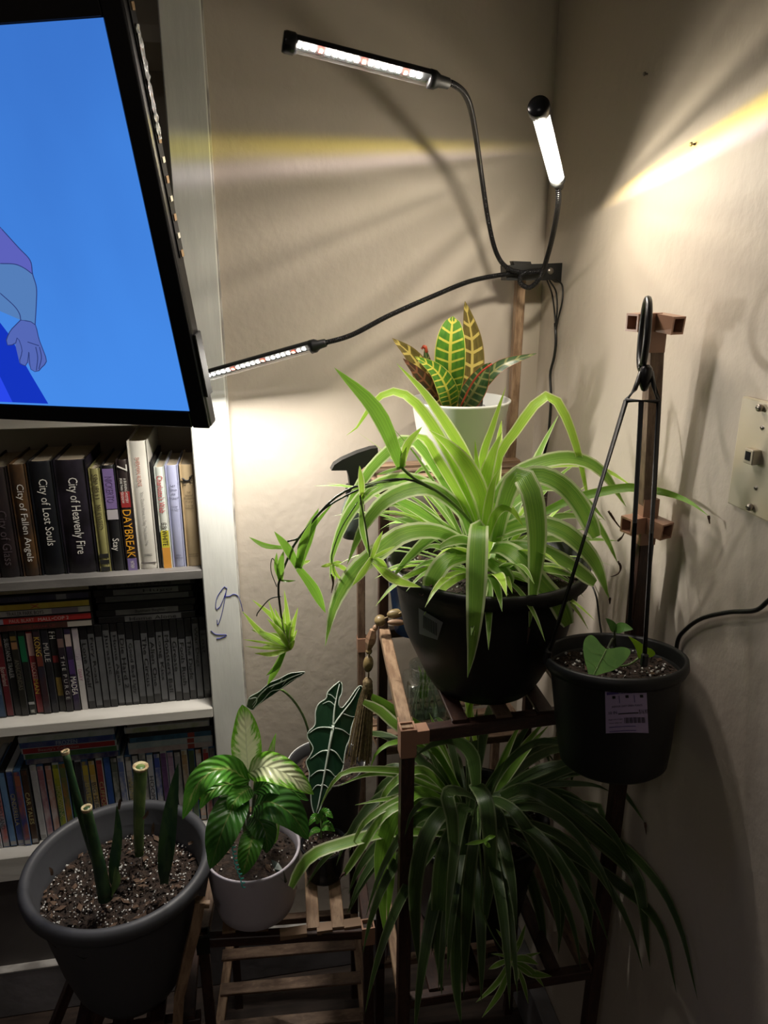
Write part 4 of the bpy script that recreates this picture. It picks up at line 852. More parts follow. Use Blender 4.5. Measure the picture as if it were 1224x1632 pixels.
# ---- lower spider plant
C2 = (.345, 1.06); ZR2 = E(-.905)
sp2 = thing('spider_plant', 'large shaded spider plant drooping from the shelf below, under the black pot', 'potted plant', (C2[0], C2[1], E(z4)+.016))
H2 = ZR2-(E(z4)+.016)
potmesh(C2, ZR2, [(.0001, -H2+.004), (.075, -H2+.004), (.085, -H2), (.095, -H2+.01), (.125, -.02), (.132, -.018), (.134, -.003), (.131, 0), (.125, -.002), (.12, -.03)], M['blackrough'], sp2)
soil(C2, .12, ZR2-.02, sp2, .005, 40, 10, 8)
cr2 = (760, 1275, 1.05)
LW = [
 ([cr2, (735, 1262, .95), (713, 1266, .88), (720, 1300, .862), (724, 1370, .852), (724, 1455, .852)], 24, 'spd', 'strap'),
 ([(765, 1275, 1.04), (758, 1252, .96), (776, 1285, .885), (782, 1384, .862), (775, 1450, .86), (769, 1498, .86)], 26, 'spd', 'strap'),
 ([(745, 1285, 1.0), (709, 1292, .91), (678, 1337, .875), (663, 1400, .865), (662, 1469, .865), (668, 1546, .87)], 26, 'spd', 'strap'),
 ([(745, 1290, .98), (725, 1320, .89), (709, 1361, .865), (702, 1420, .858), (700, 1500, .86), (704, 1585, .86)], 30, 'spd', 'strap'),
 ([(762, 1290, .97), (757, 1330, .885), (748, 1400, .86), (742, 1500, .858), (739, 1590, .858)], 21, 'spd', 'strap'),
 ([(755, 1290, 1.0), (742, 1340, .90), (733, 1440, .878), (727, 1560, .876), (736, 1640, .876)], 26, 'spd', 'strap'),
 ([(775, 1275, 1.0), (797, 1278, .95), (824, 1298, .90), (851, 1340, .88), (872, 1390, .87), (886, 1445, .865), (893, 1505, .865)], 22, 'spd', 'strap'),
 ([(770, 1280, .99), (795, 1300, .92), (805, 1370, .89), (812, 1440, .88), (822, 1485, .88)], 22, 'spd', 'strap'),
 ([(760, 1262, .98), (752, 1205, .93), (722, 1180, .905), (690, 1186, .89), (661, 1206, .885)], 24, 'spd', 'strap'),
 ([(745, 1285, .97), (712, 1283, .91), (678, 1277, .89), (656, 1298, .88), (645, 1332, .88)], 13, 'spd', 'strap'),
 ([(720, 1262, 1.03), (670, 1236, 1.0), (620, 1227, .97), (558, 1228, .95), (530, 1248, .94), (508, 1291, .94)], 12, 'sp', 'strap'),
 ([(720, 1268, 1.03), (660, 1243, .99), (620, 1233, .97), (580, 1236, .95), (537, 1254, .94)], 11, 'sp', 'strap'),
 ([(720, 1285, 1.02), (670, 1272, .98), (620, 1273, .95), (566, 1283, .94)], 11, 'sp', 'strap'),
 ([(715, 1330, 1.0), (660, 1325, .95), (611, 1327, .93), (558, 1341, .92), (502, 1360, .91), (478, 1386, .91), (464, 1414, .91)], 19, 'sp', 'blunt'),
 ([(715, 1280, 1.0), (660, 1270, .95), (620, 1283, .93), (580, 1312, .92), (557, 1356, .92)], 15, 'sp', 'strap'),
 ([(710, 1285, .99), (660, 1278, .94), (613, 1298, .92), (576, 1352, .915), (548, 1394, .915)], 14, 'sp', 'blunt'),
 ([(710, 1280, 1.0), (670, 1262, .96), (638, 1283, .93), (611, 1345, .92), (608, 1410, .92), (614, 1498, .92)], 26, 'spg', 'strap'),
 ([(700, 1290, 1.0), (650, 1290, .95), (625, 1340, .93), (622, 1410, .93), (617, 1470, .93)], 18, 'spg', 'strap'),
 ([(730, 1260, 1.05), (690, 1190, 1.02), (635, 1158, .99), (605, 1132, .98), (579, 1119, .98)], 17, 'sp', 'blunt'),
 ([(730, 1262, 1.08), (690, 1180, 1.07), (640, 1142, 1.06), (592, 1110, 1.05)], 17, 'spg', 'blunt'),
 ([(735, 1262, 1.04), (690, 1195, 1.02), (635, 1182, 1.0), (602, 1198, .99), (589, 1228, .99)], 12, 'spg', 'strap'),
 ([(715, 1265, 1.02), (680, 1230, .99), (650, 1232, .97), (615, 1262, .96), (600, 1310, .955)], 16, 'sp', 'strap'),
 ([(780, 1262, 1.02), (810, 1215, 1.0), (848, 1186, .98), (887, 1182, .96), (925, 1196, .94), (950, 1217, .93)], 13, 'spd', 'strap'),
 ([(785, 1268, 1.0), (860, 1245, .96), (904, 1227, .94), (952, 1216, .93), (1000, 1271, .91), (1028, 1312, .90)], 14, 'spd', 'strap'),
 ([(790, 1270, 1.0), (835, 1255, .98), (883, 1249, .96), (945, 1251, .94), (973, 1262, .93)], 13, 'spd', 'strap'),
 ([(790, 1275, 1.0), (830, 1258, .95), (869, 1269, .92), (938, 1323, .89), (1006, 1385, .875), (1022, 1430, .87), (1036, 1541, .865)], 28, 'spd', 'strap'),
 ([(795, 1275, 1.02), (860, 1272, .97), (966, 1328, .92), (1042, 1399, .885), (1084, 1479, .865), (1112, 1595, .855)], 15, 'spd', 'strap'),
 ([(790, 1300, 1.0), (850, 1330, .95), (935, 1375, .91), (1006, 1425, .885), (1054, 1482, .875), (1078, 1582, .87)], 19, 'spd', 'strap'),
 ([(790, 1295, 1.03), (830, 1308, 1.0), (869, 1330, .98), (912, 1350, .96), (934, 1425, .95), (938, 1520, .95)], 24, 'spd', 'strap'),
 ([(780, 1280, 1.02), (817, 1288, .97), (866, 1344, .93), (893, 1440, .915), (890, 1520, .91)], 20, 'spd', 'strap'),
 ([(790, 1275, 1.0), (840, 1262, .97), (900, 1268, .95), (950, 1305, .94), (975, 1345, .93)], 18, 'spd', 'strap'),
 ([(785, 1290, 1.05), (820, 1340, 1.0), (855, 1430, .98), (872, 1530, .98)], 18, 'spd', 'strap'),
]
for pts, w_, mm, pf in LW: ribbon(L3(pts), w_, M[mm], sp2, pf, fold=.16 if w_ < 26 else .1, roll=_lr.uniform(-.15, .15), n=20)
dead(sp2, [(550, 1390, .915), (543, 1398, .915), (541, 1405, .915)])
dead(sp2, [(614, 1495, .92), (617, 1510, .92), (616, 1530, .92)]); dead(sp2, [(1028, 1311, .9), (1030, 1330, .9)])
crown = V((.34, 1.06, ZR2-.01)); rd = random.Random(23)
for k in range(14):     # upright inner leaves that reach the slats
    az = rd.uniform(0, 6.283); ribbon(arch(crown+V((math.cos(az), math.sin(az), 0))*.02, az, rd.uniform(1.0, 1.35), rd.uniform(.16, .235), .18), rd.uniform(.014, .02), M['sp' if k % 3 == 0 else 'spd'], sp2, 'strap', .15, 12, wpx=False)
ribbon(L3([(757, 1180, 1.08), (748, 1130, 1.08), (742, 1107, 1.07), (733, 1112, 1.06), (733, 1130, 1.05)]), 12, M['spb'], sp2, 'strap')
ribbon(L3([(745, 1180, 1.08), (748, 1128, 1.08), (756, 1108, 1.07), (764, 1112, 1.06), (765, 1126, 1.05)]), 12, M['spb'], sp2, 'strap')
for k in range(46):
    az = rd.uniform(0, 6.283); el = rd.uniform(.3, 1.0); L = rd.uniform(.26, .42); sg = rd.uniform(.55, .95)
    if math.sin(az) > .3: L *= .7
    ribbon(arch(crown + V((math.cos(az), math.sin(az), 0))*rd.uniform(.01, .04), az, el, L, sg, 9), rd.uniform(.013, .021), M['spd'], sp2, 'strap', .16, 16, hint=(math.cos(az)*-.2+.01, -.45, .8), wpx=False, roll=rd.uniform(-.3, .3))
s6 = stolon(sp2, [(762, 1285, .93), (762, 1310, .87), (765, 1360, .855), (768, 1410, .85), (767, 1446, .85), (785, 1490, .85), (812, 1530, .85)], .0011)
plantlet(s6, (772, 1340), [(741, 1346, 7, 'spg'), (790, 1332, 7, 'spg'), (782, 1350, 7, 'spg')], .85, dy=.005)
plantlet(s6, (815, 1528), [(758, 1598, 9), (768, 1622, 10), (790, 1480, 10), (800, 1505, 12), (838, 1472, 9), (862, 1518, 6), (858, 1537, 12), (880, 1556, 14), (868, 1574, 9), (778, 1545, 9), (822, 1570, 9), (842, 1600, 8), (830, 1495, 8), (782, 1520, 5)], .85, 'sp', 11, .015)

# ---- croton
CC = (.365, 1.29); ZC_ = E(-.213)
ct = thing('croton', 'small croton with yellow veined leaves in a white pot on the top shelf', 'potted plant', (CC[0], CC[1], E(z2)+.015))
Hc = ZC_-(E(z2)+.015)
potmesh(CC, ZC_, [(.0001, -Hc+.004), (.055, -Hc+.004), (.062, -Hc), (.066, -Hc+.006), (.086, -.006), (.089, -.003), (.089, 0), (.087, .001), (.085, -.001), (.08, -.03), (.07, -.08)], M['potwhite'], ct)
soil(CC, .075, ZC_-.02, ct, .003, 20, 5, 3)
YC = 1.23
obj('stem', tube(L3([(735, 665, 1.29), (728, 640, 1.28), (722, 610, 1.27)]), .004, 7, 8)[:2], M['stem'], ct, smooth=True)
CL = [([(748, 655, 1.28), (752, 590, 1.28), (752, 540, 1.28), (741, 480, 1.28)], 40, 'cr2', 'ovate'),
      ([(735, 655, 1.27), (695, 632, 1.25), (660, 572, 1.24), (625, 539, 1.23)], 38, 'cr2', 'ovate'),
      ([(715, 655, 1.27), (688, 620, 1.24), (666, 595, 1.23), (642, 571, 1.22)], 26, 'cr4', 'ovate'),
      ([(690, 650, 1.28), (684, 600, 1.28), (677, 552, 1.28)], 22, 'cr3', 'ovate'),
      ([(720, 655, 1.26), (712, 620, 1.22), (694, 590, 1.21), (661, 568, 1.21)], 34, 'cr1', 'ovate'),
      ([(735, 655, 1.26), (757, 620, 1.24), (772, 592, 1.23), (783, 578, 1.22)], 40, 'cr3', 'ovate'),
      ([(738, 655, 1.27), (765, 615, 1.25), (800, 582, 1.24), (856, 563, 1.24)], 22, 'cr3', 'ovate'),
      ([(742, 650, 1.28), (750, 610, 1.28), (768, 578, 1.28)], 24, 'cr4', 'ovate'),
      ([(719, 655, 1.26), (717, 600, 1.22), (718, 550, 1.21), (722, 504, 1.22)], 58, 'cr1', 'oblong')]
for pts, w_, mm, pf in CL: ribbon(L3(pts), w_, M[mm], ct, pf, fold=.14, nu=6, n=22)
obj('red_margin', tube(L3([(733, 650, 1.24), (752, 612, 1.225), (768, 592, 1.215), (784, 580, 1.21)]), .0018, 5, 12)[:2], M['red'], ct, smooth=True)
obj('red_margin', tube(L3([(672, 556, 1.26), (677, 552, 1.26), (680, 562, 1.26)]), .003, 5, 8)[:2], M['red'], ct, smooth=True)
# white tag in the pot
fixn(obj('plant_tag', tube([PY(760, 650, 1.29), PY(762, 628, 1.29)], .010, 12)[:2], mat('pale_plastic', (.5, .5, .48), .4), ct, smooth=True))

# ---- dieffenbachia in white pot
CD = (-.038, 1.075); ZD = E(-.932); RD = .081
dg = thing('dieffenbachia', 'bright cream and green leafed plant in a lilac white pot on the low stand', 'potted plant', (CD[0], CD[1], E(zl)+.016))
HD = ZD-(E(zl)+.016)
potmesh(CD, ZD, [(.0001, -HD+.004), (.052, -HD+.004), (.058, -HD), (.066, -HD+.008), (.072, -HD+.03), (.078, -.03), (RD, -.004), (RD, 0), (RD-.003, .001), (RD-.005, -.002), (RD-.007, -.04)], M['potlilac'], dg)
soil(CD, RD-.008, ZD-.022, dg, .003, 30, 10, 4)
def rw(z):
    h = z-ZD; pr = [(-HD, .06), (-HD+.008, .066), (-HD+.03, .072), (-.03, .078), (0, .081)]
    for (h0, r0), (h1, r1) in zip(pr, pr[1:]):
        if h0 <= h <= h1: return r0+(r1-r0)*(h-h0)/(h1-h0)
    return .06
tcp = [PY(367+21*t+1.2*math.sin(t*9), 1336+78*t, .970-.004*t) for t in [q/60 for q in range(61)]]
obj('twisted_cord', tube([p + V((math.cos(q*1.15), math.sin(q*1.15), 0))*.0026 for q, p in enumerate(tcp)], .0011, 5, 150)[:2], M['teal'], dg, smooth=True, label='thin twisted teal cord')
fp = [(432, 1370), (443, 1374), (452, 1388), (458, 1405), (455, 1408), (446, 1398), (437, 1385)]
bm = bmesh.new(); f = bm.faces.new([bm.verts.new(onpot(x, y, CD, rw, .0016)) for x, y in fp]); bmesh.ops.triangulate(bm, faces=[f]); obj('painted_leaf', bm, M['leafprint'], dg)
for x0, y0, x1, y1 in ((398, 1380, 393, 1232), (398, 1370, 408, 1240), (396, 1370, 380, 1245), (402, 1372, 425, 1262)):
    obj('stem', tube([PY(x0, y0, 1.08), PY((x0+x1)/2, (y0+y1)/2, 1.075), PY(x1, y1, 1.06)], .0035, 7, 10)[:2], M['stem'], dg, smooth=True)
DL = [([(438, 1345, 1.09), (428, 1230, 1.09), (433, 1195, 1.09), (440, 1168, 1.10)], 26, 'df1', 'ovate'),
      ([(396, 1235, 1.06), (393, 1195, 1.05), (391, 1158, 1.05), (386, 1123, 1.06)], 48, 'df1', 'round'),
      ([(395, 1232, 1.05), (425, 1222, 1.02), (465, 1238, 1.0), (500, 1266, 1.0)], 48, 'df1', 'ovate'),
      ([(398, 1245, 1.05), (360, 1225, 1.02), (318, 1245, 1.0), (291, 1306, 1.0)], 44, 'df2', 'ovate'),
      ([(395, 1268, 1.05), (368, 1250, 1.03), (335, 1262, 1.01), (318, 1290, 1.01)], 34, 'df2', 'ovate'),
      ([(385, 1262, 1.04), (369, 1290, 1.0), (352, 1330, .975), (335, 1385, .975)], 56, 'df3', 'ovate'),
      ([(405, 1320, 1.02), (400, 1345, .985), (393, 1370, .975), (386, 1396, .975)], 38, 'df2', 'ovate'),
      ([(405, 1285, 1.05), (430, 1278, 1.01), (465, 1298, .99), (492, 1338, .985)], 58, 'df3', 'ovate'),
      ([(405, 1262, 1.05), (430, 1248, 1.03), (462, 1258, 1.02), (492, 1276, 1.02)], 32, 'df3', 'ovate'),
      ([(400, 1300, 1.04), (415, 1310, 1.01), (425, 1335, .995), (425, 1360, .99)], 44, 'df3', 'ovate'),
      ([(400, 1255, 1.05), (385, 1265, 1.02), (372, 1280, 1.0), (368, 1300, 1.0)], 34, 'df2', 'ovate')]
for pts, w_, mm, pf in DL: ribbon(L3(pts), w_, M[mm], dg, pf, fold=.16, nu=6, n=22, wave=.012)

# ---- alocasia
CA = (.105, 1.24); ZA_ = E(-.90)
al = thing('alocasia', 'alocasia with dark arrow leaves and white veins in a tall dark pot', 'potted plant', (CA[0], CA[1], E(zl)+.016))
HA = ZA_-(E(zl)+.016)
potmesh(CA, ZA_, [(.0001, -HA+.004), (.048, -HA+.004), (.054, -HA), (.057, -HA+.006), (.071, -.008), (.074, -.006), (.075, -.001), (.073, .001), (.070, -.001), (.068, -.02)], mat('dark_grey_pot', (.05, .05, .055), .45), al)
obj('pot_lip', tube([V((CA[0]+.0745*math.cos(a*math.pi/24), CA[1]+.0745*math.sin(a*math.pi/24), ZA_)) for a in range(49)], .0014, 6)[:2], M['potwhite'], al, smooth=True, label='thin white pot lip')
soil(CA, .066, ZA_-.022, al, .003, 8, 25, 6)
def outline_leaf(pts, Yf, mt, parent, veins=(), cen=None, vein_mt=None, vr=.0011, name='leaf', bulge=.0, edge_mt=None):
    """outline in photo pixels, each point at its own distance Yf(x, y)"""
    n_ = len(pts); big = cr([V((x, y, 0)) for x, y in pts+[pts[0]]], n_*4)[:-1]
    cx = cen or (sum(p[0] for p in pts)/n_, sum(p[1] for p in pts)/n_)
    bm = bmesh.new(); f = bm.faces.new([bm.verts.new(PY(q.x, q.y, Yf(q.x, q.y))) for q in big]); bmesh.ops.triangulate(bm, faces=[f], ngon_method='BEAUTY')
    o = obj(name, bm, mt, parent)
    sd = o.modifiers.new('thickness', 'SOLIDIFY'); sd.thickness = .0006; sd.offset = -1
    if edge_mt:
        eb = [PY(q.x, q.y, Yf(q.x, q.y)-.0006) for q in big]; obj('leaf_edge', tube(eb+[eb[0]], vr*.7, 5, caps=False)[:2], edge_mt, o, smooth=True)
    for v in veins:
        vp = [PY(x, y, Yf(x, y)-.0012) for x, y in v[1:]]; obj('vein', tube(vp, v[0], 6, 12, rfun=lambda t, q=v[0]: q*(1-.6*t))[:2], vein_mt, o, smooth=True)
    return o
AY = lambda x, y: 1.20 + .0003*abs(x-530) - .0004*(y-1155)
outl_a = [(541, 1086), (545, 1090), (545, 1104), (541, 1113), (540, 1124), (545, 1128), (555, 1117), (568, 1098), (574, 1093), (578, 1096), (579, 1112), (573, 1130), (566, 1142), (560, 1160), (557, 1178), (552, 1190), (549, 1205), (547, 1222), (542, 1233), (533, 1240), (528, 1256), (518, 1268), (510, 1290), (503, 1300), (497, 1285), (495, 1262), (492, 1245), (493, 1232), (488, 1215), (494, 1205), (499, 1192), (490, 1175), (492, 1166), (502, 1155), (503, 1135), (508, 1122), (520, 1113), (522, 1104), (531, 1094)]
outline_leaf(outl_a, AY, M['alo'], al, [(.0028, (531, 1156), (524, 1195), (515, 1245), (507, 1285), (503, 1298)), (.002, (531, 1156), (533, 1130), (537, 1108), (541, 1090)), (.0018, (531, 1156), (545, 1137), (560, 1118), (573, 1096)), (.0014, (530, 1160), (515, 1159), (504, 1161), (492, 1169)), (.0014, (531, 1160), (545, 1163), (558, 1172)), (.0014, (523, 1196), (511, 1198), (494, 1210)), (.0014, (523, 1193), (536, 1200), (548, 1218)), (.0013, (517, 1228), (506, 1229), (494, 1238)), (.0013, (517, 1226), (526, 1229), (534, 1238)), (.001, (512, 1252), (504, 1252), (496, 1262)), (.001, (512, 1250), (519, 1252), (525, 1258)), (.001, (534, 1125), (525, 1118), (514, 1122)), (.001, (546, 1137), (560, 1142), (566, 1142)), (.001, (535, 1115), (528, 1108), (522, 1106))], vein_mt=M['alovein'], edge_mt=M['alovein'], vr=.0016)
obj('petiole', tube(L3([(531, 1156, 1.21), (524, 1200, 1.225), (512, 1260, 1.235), (508, 1330, 1.24)]), .003, 7, 16)[:2], M['stem'], al, smooth=True)
A2 = lambda x, y: 1.15
outline_leaf([(393, 1127), (397, 1112), (412, 1103), (423, 1094), (430, 1088), (445, 1082), (460, 1074), (470, 1072), (486, 1071), (480, 1077), (462, 1086), (447, 1098), (432, 1102), (420, 1115), (408, 1126), (402, 1132)], A2, M['alo'], al, [(.0014, (426, 1096), (446, 1088), (468, 1078), (482, 1073)), (.0012, (426, 1096), (414, 1108), (402, 1124)), (.0012, (398, 1114), (408, 1112), (409, 1118), (403, 1128)), (.0009, (440, 1090), (432, 1098)), (.0009, (458, 1082), (450, 1092)), (.0009, (446, 1088), (450, 1082))], vein_mt=M['alovein'], edge_mt=M['alovein'], vr=.0009)
obj('petiole', tube(L3([(436, 1097, 1.155), (450, 1100, 1.16), (472, 1122, 1.19), (490, 1160, 1.22), (500, 1230, 1.235), (503, 1300, 1.24)]), .0022, 7, 20)[:2], M['stem'], al, smooth=True)

# ---- small nursery pot
CN = (.087, 1.125); ZN = E(-.985)
npt = thing('seedling', 'tiny green plant in a small black nursery pot in front of the alocasia', 'potted plant', (CN[0], CN[1], E(zl)+.016))
HN = ZN-(E(zl)+.016)
potmesh(CN, ZN, [(.0001, -HN+.003), (.028, -HN+.003), (.031, -HN), (.033, -HN+.004), (.040, -.008), (.043, -.007), (.0435, -.001), (.042, 0), (.0395, -.001), (.038, -.02)], M['blackgloss'], npt, n=32)
soil(CN, .038, ZN-.009, npt, .002, 45, 6, 9)
obj('stem', tube(L3([(512, 1335, 1.12), (511, 1300, 1.115)]), .0014, 6)[:2], M['stem'], npt, smooth=True)
for pts, w_ in (([(512, 1308, 1.115), (520, 1295, 1.105), (531, 1304, 1.10)], 18), ([(510, 1310, 1.115), (501, 1303, 1.105), (492, 1316, 1.10)], 15), ([(512, 1318, 1.115), (522, 1316, 1.10), (534, 1325, 1.10)], 17), ([(511, 1305, 1.12), (513, 1294, 1.12), (517, 1286, 1.12)], 10), ([(511, 1322, 1.115), (500, 1324, 1.105), (492, 1334, 1.10)], 10)):
    ribbon(L3(pts), w_, M['df2'], npt, 'ovate', .1, 10, 4)

# ---- snake plant cuttings in the grey tub
CG = (-.255, 1.066); ZG = E(-.917); rg = .150
sn = thing('snake_plant', 'snake plant cuttings standing in a large grey tub of perlite soil', 'potted plant', (CG[0], CG[1], E(-1.1865)))
HG = .268
potmesh(CG, ZG, [(.0001, -HG+.002), (.045, -HG+.002), (.055, -HG), (.076, -HG+.012), (.092, -HG+.040), (.108, -.17), (.121, -.10), (.131, -.045), (.134, -.028), (.144, -.030), (.1505, -.022), (.1525, -.010), (.149, -.001), (.142, .002), (.136, -.002), (.133, -.010), (.131, -.040), (.127, -.046), (.125, -.07)], M['potgrey'], sn, n=72)
soil(CG, .128, ZG-.062, sn, .007, 620, 90, 2)
def cutstem(pts, rs, mt, parent, flatf=1.0, cut=True):
    q = cr(L3(pts), 20); o = obj('cut_leaf', tube(q, 1, 10, rfun=lambda t: rs[0]+(rs[1]-rs[0])*t)[:2], M[mt], parent, smooth=True)
    if cut:
        d = (q[-1]-q[-2]).normalized(); fixn(obj('dry_cut', lathe(q[-1]-d*.004, [(rs[1]*1.02, 0), (rs[1]*1.16, .004), (rs[1]*1.12, .006), (rs[1]*.75, .005), (rs[1]*.5, .001), (.0001, 0)], 12, d), M['cutend'], o, smooth=True))
    return o
cutstem([(172, 1432, 1.02), (160, 1390, 1.02), (140, 1330, 1.02), (120, 1262, 1.02), (104, 1198, 1.03)], (.0085, .0055), 'snake', sn)
cutstem([(168, 1432, 1.0), (158, 1380, 1.0), (148, 1335, 1.0), (138, 1288, 1.0)], (.0115, .0072), 'snake', sn)
cutstem([(222, 1362, 1.12), (221, 1320, 1.12), (222, 1280, 1.12), (224, 1222, 1.12)], (.0075, .0115), 'snakelight', sn)
ribbon(L3([(180, 1415, 1.01), (182, 1380, 1.01), (188, 1330, 1.01), (186, 1282, 1.01)]), 17, M['snake'], sn, 'ovate', .4, 14)
ribbon(L3([(176, 1425, 1.0), (186, 1405, 1.0), (184, 1380, 1.0)]), 12, M['snakelight'], sn, 'spear', .4, 10)
ribbon(L3([(260, 1408, 1.04), (264, 1370, 1.04), (270, 1310, 1.05), (278, 1255, 1.06), (284, 1216, 1.06)]), 26, M['snake'], sn, 'ovate', .5, 18)
ribbon(L3([(262, 1408, 1.035), (264, 1370, 1.035), (268, 1330, 1.04)]), 17, M['snake'], sn, 'spear', .5, 10)
for (a_, b_, c_) in (((83, 1395, 1.05), (82, 1388, 1.05), (78, 1382, 1.05)), ((243, 1330, 1.13), (244, 1318, 1.13), (245, 1310, 1.13)), ((228, 1305, 1.11), (234, 1298, 1.11), (236, 1291, 1.11)), ((300, 1345, 1.13), (305, 1343, 1.13), (309, 1341, 1.13)), ((189, 1290, 1.01), (191, 1278, 1.01), (192, 1272, 1.01))):
    ribbon(L3([a_, b_, c_]), 5, M['bark'], sn, 'spear', .2, 6, name='dry_sheath')

# ---- hanging pothos
CH = (.452, .82); ZH = E(-.477); rh = .0915
hp_ = thing('hanging_pothos', 'young pothos in a black hanging pot on a plastic hanger, hooked over the right post', 'potted plant', (CH[0], CH[1], E(-.477)))
HH = .150
potmesh(CH, ZH, [(.0001, -HH+.003), (.055, -HH+.003), (.062, -HH), (.069, -HH+.006), (.073, -HH+.03), (.0815, -.030), (.083, -.018), (.089, -.017), (.0925, -.010), (.0915, -.001), (.088, .001), (.085, -.003), (.082, -.03)], M['blackrough'], hp_)
soil(CH, .082, ZH-.022, hp_, .004, 130, 20, 12)
def rhang(z):
    h = z-ZH; return .073+(.0815-.073)*(h+HH-.03)/(HH-.06) if h > -HH+.03 else .073
HOFF = 15
lab = grid_decal([(962, 1094), (1028, 1090), (1025, 1160), (958, 1158)], 8, 6, lambda x, y: onpot(x, y+HOFF, CH, rhang, .0008), M['labelpaper'], hp_, 'care_label')
def lb(q, mt, e=.0013, nm='label_print'): grid_decal(q, 6, 1, lambda x, y: onpot(x, y+HOFF, CH, rhang, e), mt, lab, nm)
lb([(985, 1089), (1010, 1088), (1010, 1097), (985, 1098)], M['labelpurple'])
lb([(964, 1100), (1027, 1099), (1027, 1103), (964, 1104)], M['labelpurple'])
def ctext(body, x0, y0, x1, h, mt, slope=0.0):
    vs, fs = text_geo(body); obj('lettering', ([onpot(x0+(x1-x0)*u, y0-h*v+slope*u+HOFF, CH, rhang, .0016) for u, v in vs], fs), mt, lab)
ctext('EXPERT', 987, 1097, 1008, 5.5, M['labelwhite']); ctext('GARDENER', 983, 1103, 1012, 2.5, M['labelwhite'])
ctext('INDOOR LEAFY GREEN PLANTS', 971, 1123, 1019, 2.6, M['inkblack'], -1); ctext('$16.97', 1013, 1134, 1027, 7, M['inkblack'])
ctext('10 IN', 965, 1132, 978, 4, M['inkblack']); ctext('Water when dry', 964, 1146, 985, 2.2, M['inkblack']); ctext('Bright indirect light', 964, 1141, 986, 2.2, M['inkblack'])
lb([(980, 1131.5), (1012, 1131), (1012, 1132.5), (980, 1133)], M['inkblack'])
for k in range(16):
    x0 = 989+2.1*k; lb([(x0, 1138), (x0+(1.3 if k % 3 else .7), 1138), (x0+(1.3 if k % 3 else .7), 1146), (x0, 1146)], M['inkblack'])
for (x0, x1) in ((983, 984), (1007, 1008)): lb([(x0, 1106), (x1, 1106), (x1, 1117), (x0, 1117)], M['labelpurple'])
for cx_ in (975, 996, 1019): lb([(cx_-2.5, 1106), (cx_+2.5, 1106), (cx_+2.5, 1110), (cx_-2.5, 1110)], M['inkblack'])
for yy in (1150, 1156): lb([(964, yy), (1006, yy), (1006, yy+.9), (964, yy+.9)], M['labelpurple'])
# the pot hangs a little tipped towards the wall
tilt = Matrix.Rotation(math.radians(-9), 4, 'X')
def retilt(o):
    if o.data:
        off = V((CH[0], CH[1], ZH)) - wloc(o); o.data.transform(Matrix.Translation(off) @ tilt @ Matrix.Translation(-off))
    for c in o.children: retilt(c)
for o_ in list(hp_.children): retilt(o_)
# hanger
ap = P((1029, 598, .82))
hx_ = thing('x', 'x', 'x'); bpy.data.objects.remove(hx_)
ringc = ap + V((.004, .02, .045)); ra = V((.38, .92, 0)).normalized()
obj('hook', tube([ringc + ra*(.030*math.cos(a*math.pi/20)) + Z_*(.040*math.sin(a*math.pi/20)) for a in range(-14, 27)], .0042, 8)[:2], M['black'], hp_, smooth=True)
fixn(obj('swivel', lathe(ap+V((0, 0, .012)), [(.0001, 0), (.004, 0), (.007, -.004), (.008, -.014), (.006, -.024), (.003, -.030), (.0001, -.031)], 14, ZZ), M['black'], hp_, smooth=True))
pL, pR, pM = P((998, 638, .82)), P((1050, 640, .80)), P((1022, 639, .81))
obj('hanger_yoke', tube([pL, P((1012, 620, .82)), ap+V((-.006, 0, .004))], .0028, 6)[:2], M['black'], hp_, smooth=True)
obj('hanger_yoke', tube([pR, P((1042, 615, .81)), ap+V((.007, 0, .004))], .0028, 6)[:2], M['black'], hp_, smooth=True)
obj('hanger_yoke', tube([pL, pR], .0032, 6)[:2], M['black'], hp_, smooth=True)
eL = V((CH[0]-.088, CH[1]+.01, ZH)); eB = PY(1003, 994, .895); eR = PY(1027, 1052, .745)
for a_, b_ in ((pL, eL), (pM, eB), (pR, eR)):
    obj('hanger_strand', tube([a_, b_], .0030, 6)[:2], M['blackrough'], hp_, smooth=True); bm = bmesh.new(); bx(bm, b_, (.008, .008, .018), .002); obj('clip', bm, M['black'], hp_)
HY = lambda x, y: .80 - .0007*(y-1030)
outline_leaf([(966, 1034), (958, 1027), (950, 1017), (942, 1012), (934, 1016), (930, 1026), (930, 1040), (933, 1056), (937, 1070), (939, 1088), (948, 1078), (962, 1073), (978, 1068), (992, 1058), (1002, 1046), (1005, 1038), (1000, 1033), (990, 1031), (978, 1033)], HY, M['pothos'], hp_, [(.0006, (966, 1035), (956, 1055), (940, 1086)), (.0003, (960, 1047), (970, 1060), (984, 1063)), (.0003, (962, 1043), (945, 1040), (934, 1030)), (.0003, (950, 1066), (945, 1058), (934, 1050))], vein_mt=M['stem'])
obj('petiole', tube(L3([(968, 1034, .805), (977, 1018, .83), (979, 1030, .83), (980, 1036, .83)]), .0016, 6, 10)[:2], M['stemdark'], hp_, smooth=True)
ribbon(L3([(981, 1008, .83), (975, 996, .83), (965, 985, .83)]), 13, M['pothos'], hp_, 'ovate', .3, 10)
ribbon(L3([(979, 1005, .83), (992, 1000, .82), (1009, 1003, .81)]), 17, M['pothos'], hp_, 'ovate', .1, 12)
obj('petiole', tube(L3([(981, 1030, .83), (979, 1005, .83)]), .0016, 6)[:2], M['stemdark'], hp_, smooth=True)
outline_leaf([(1001, 1014), (1010, 1018), (1022, 1025), (1028, 1032), (1038, 1034), (1044, 1041), (1040, 1046), (1030, 1048), (1018, 1049), (1014, 1036), (1008, 1024)], lambda x, y: .80, M['pothosy'], hp_)
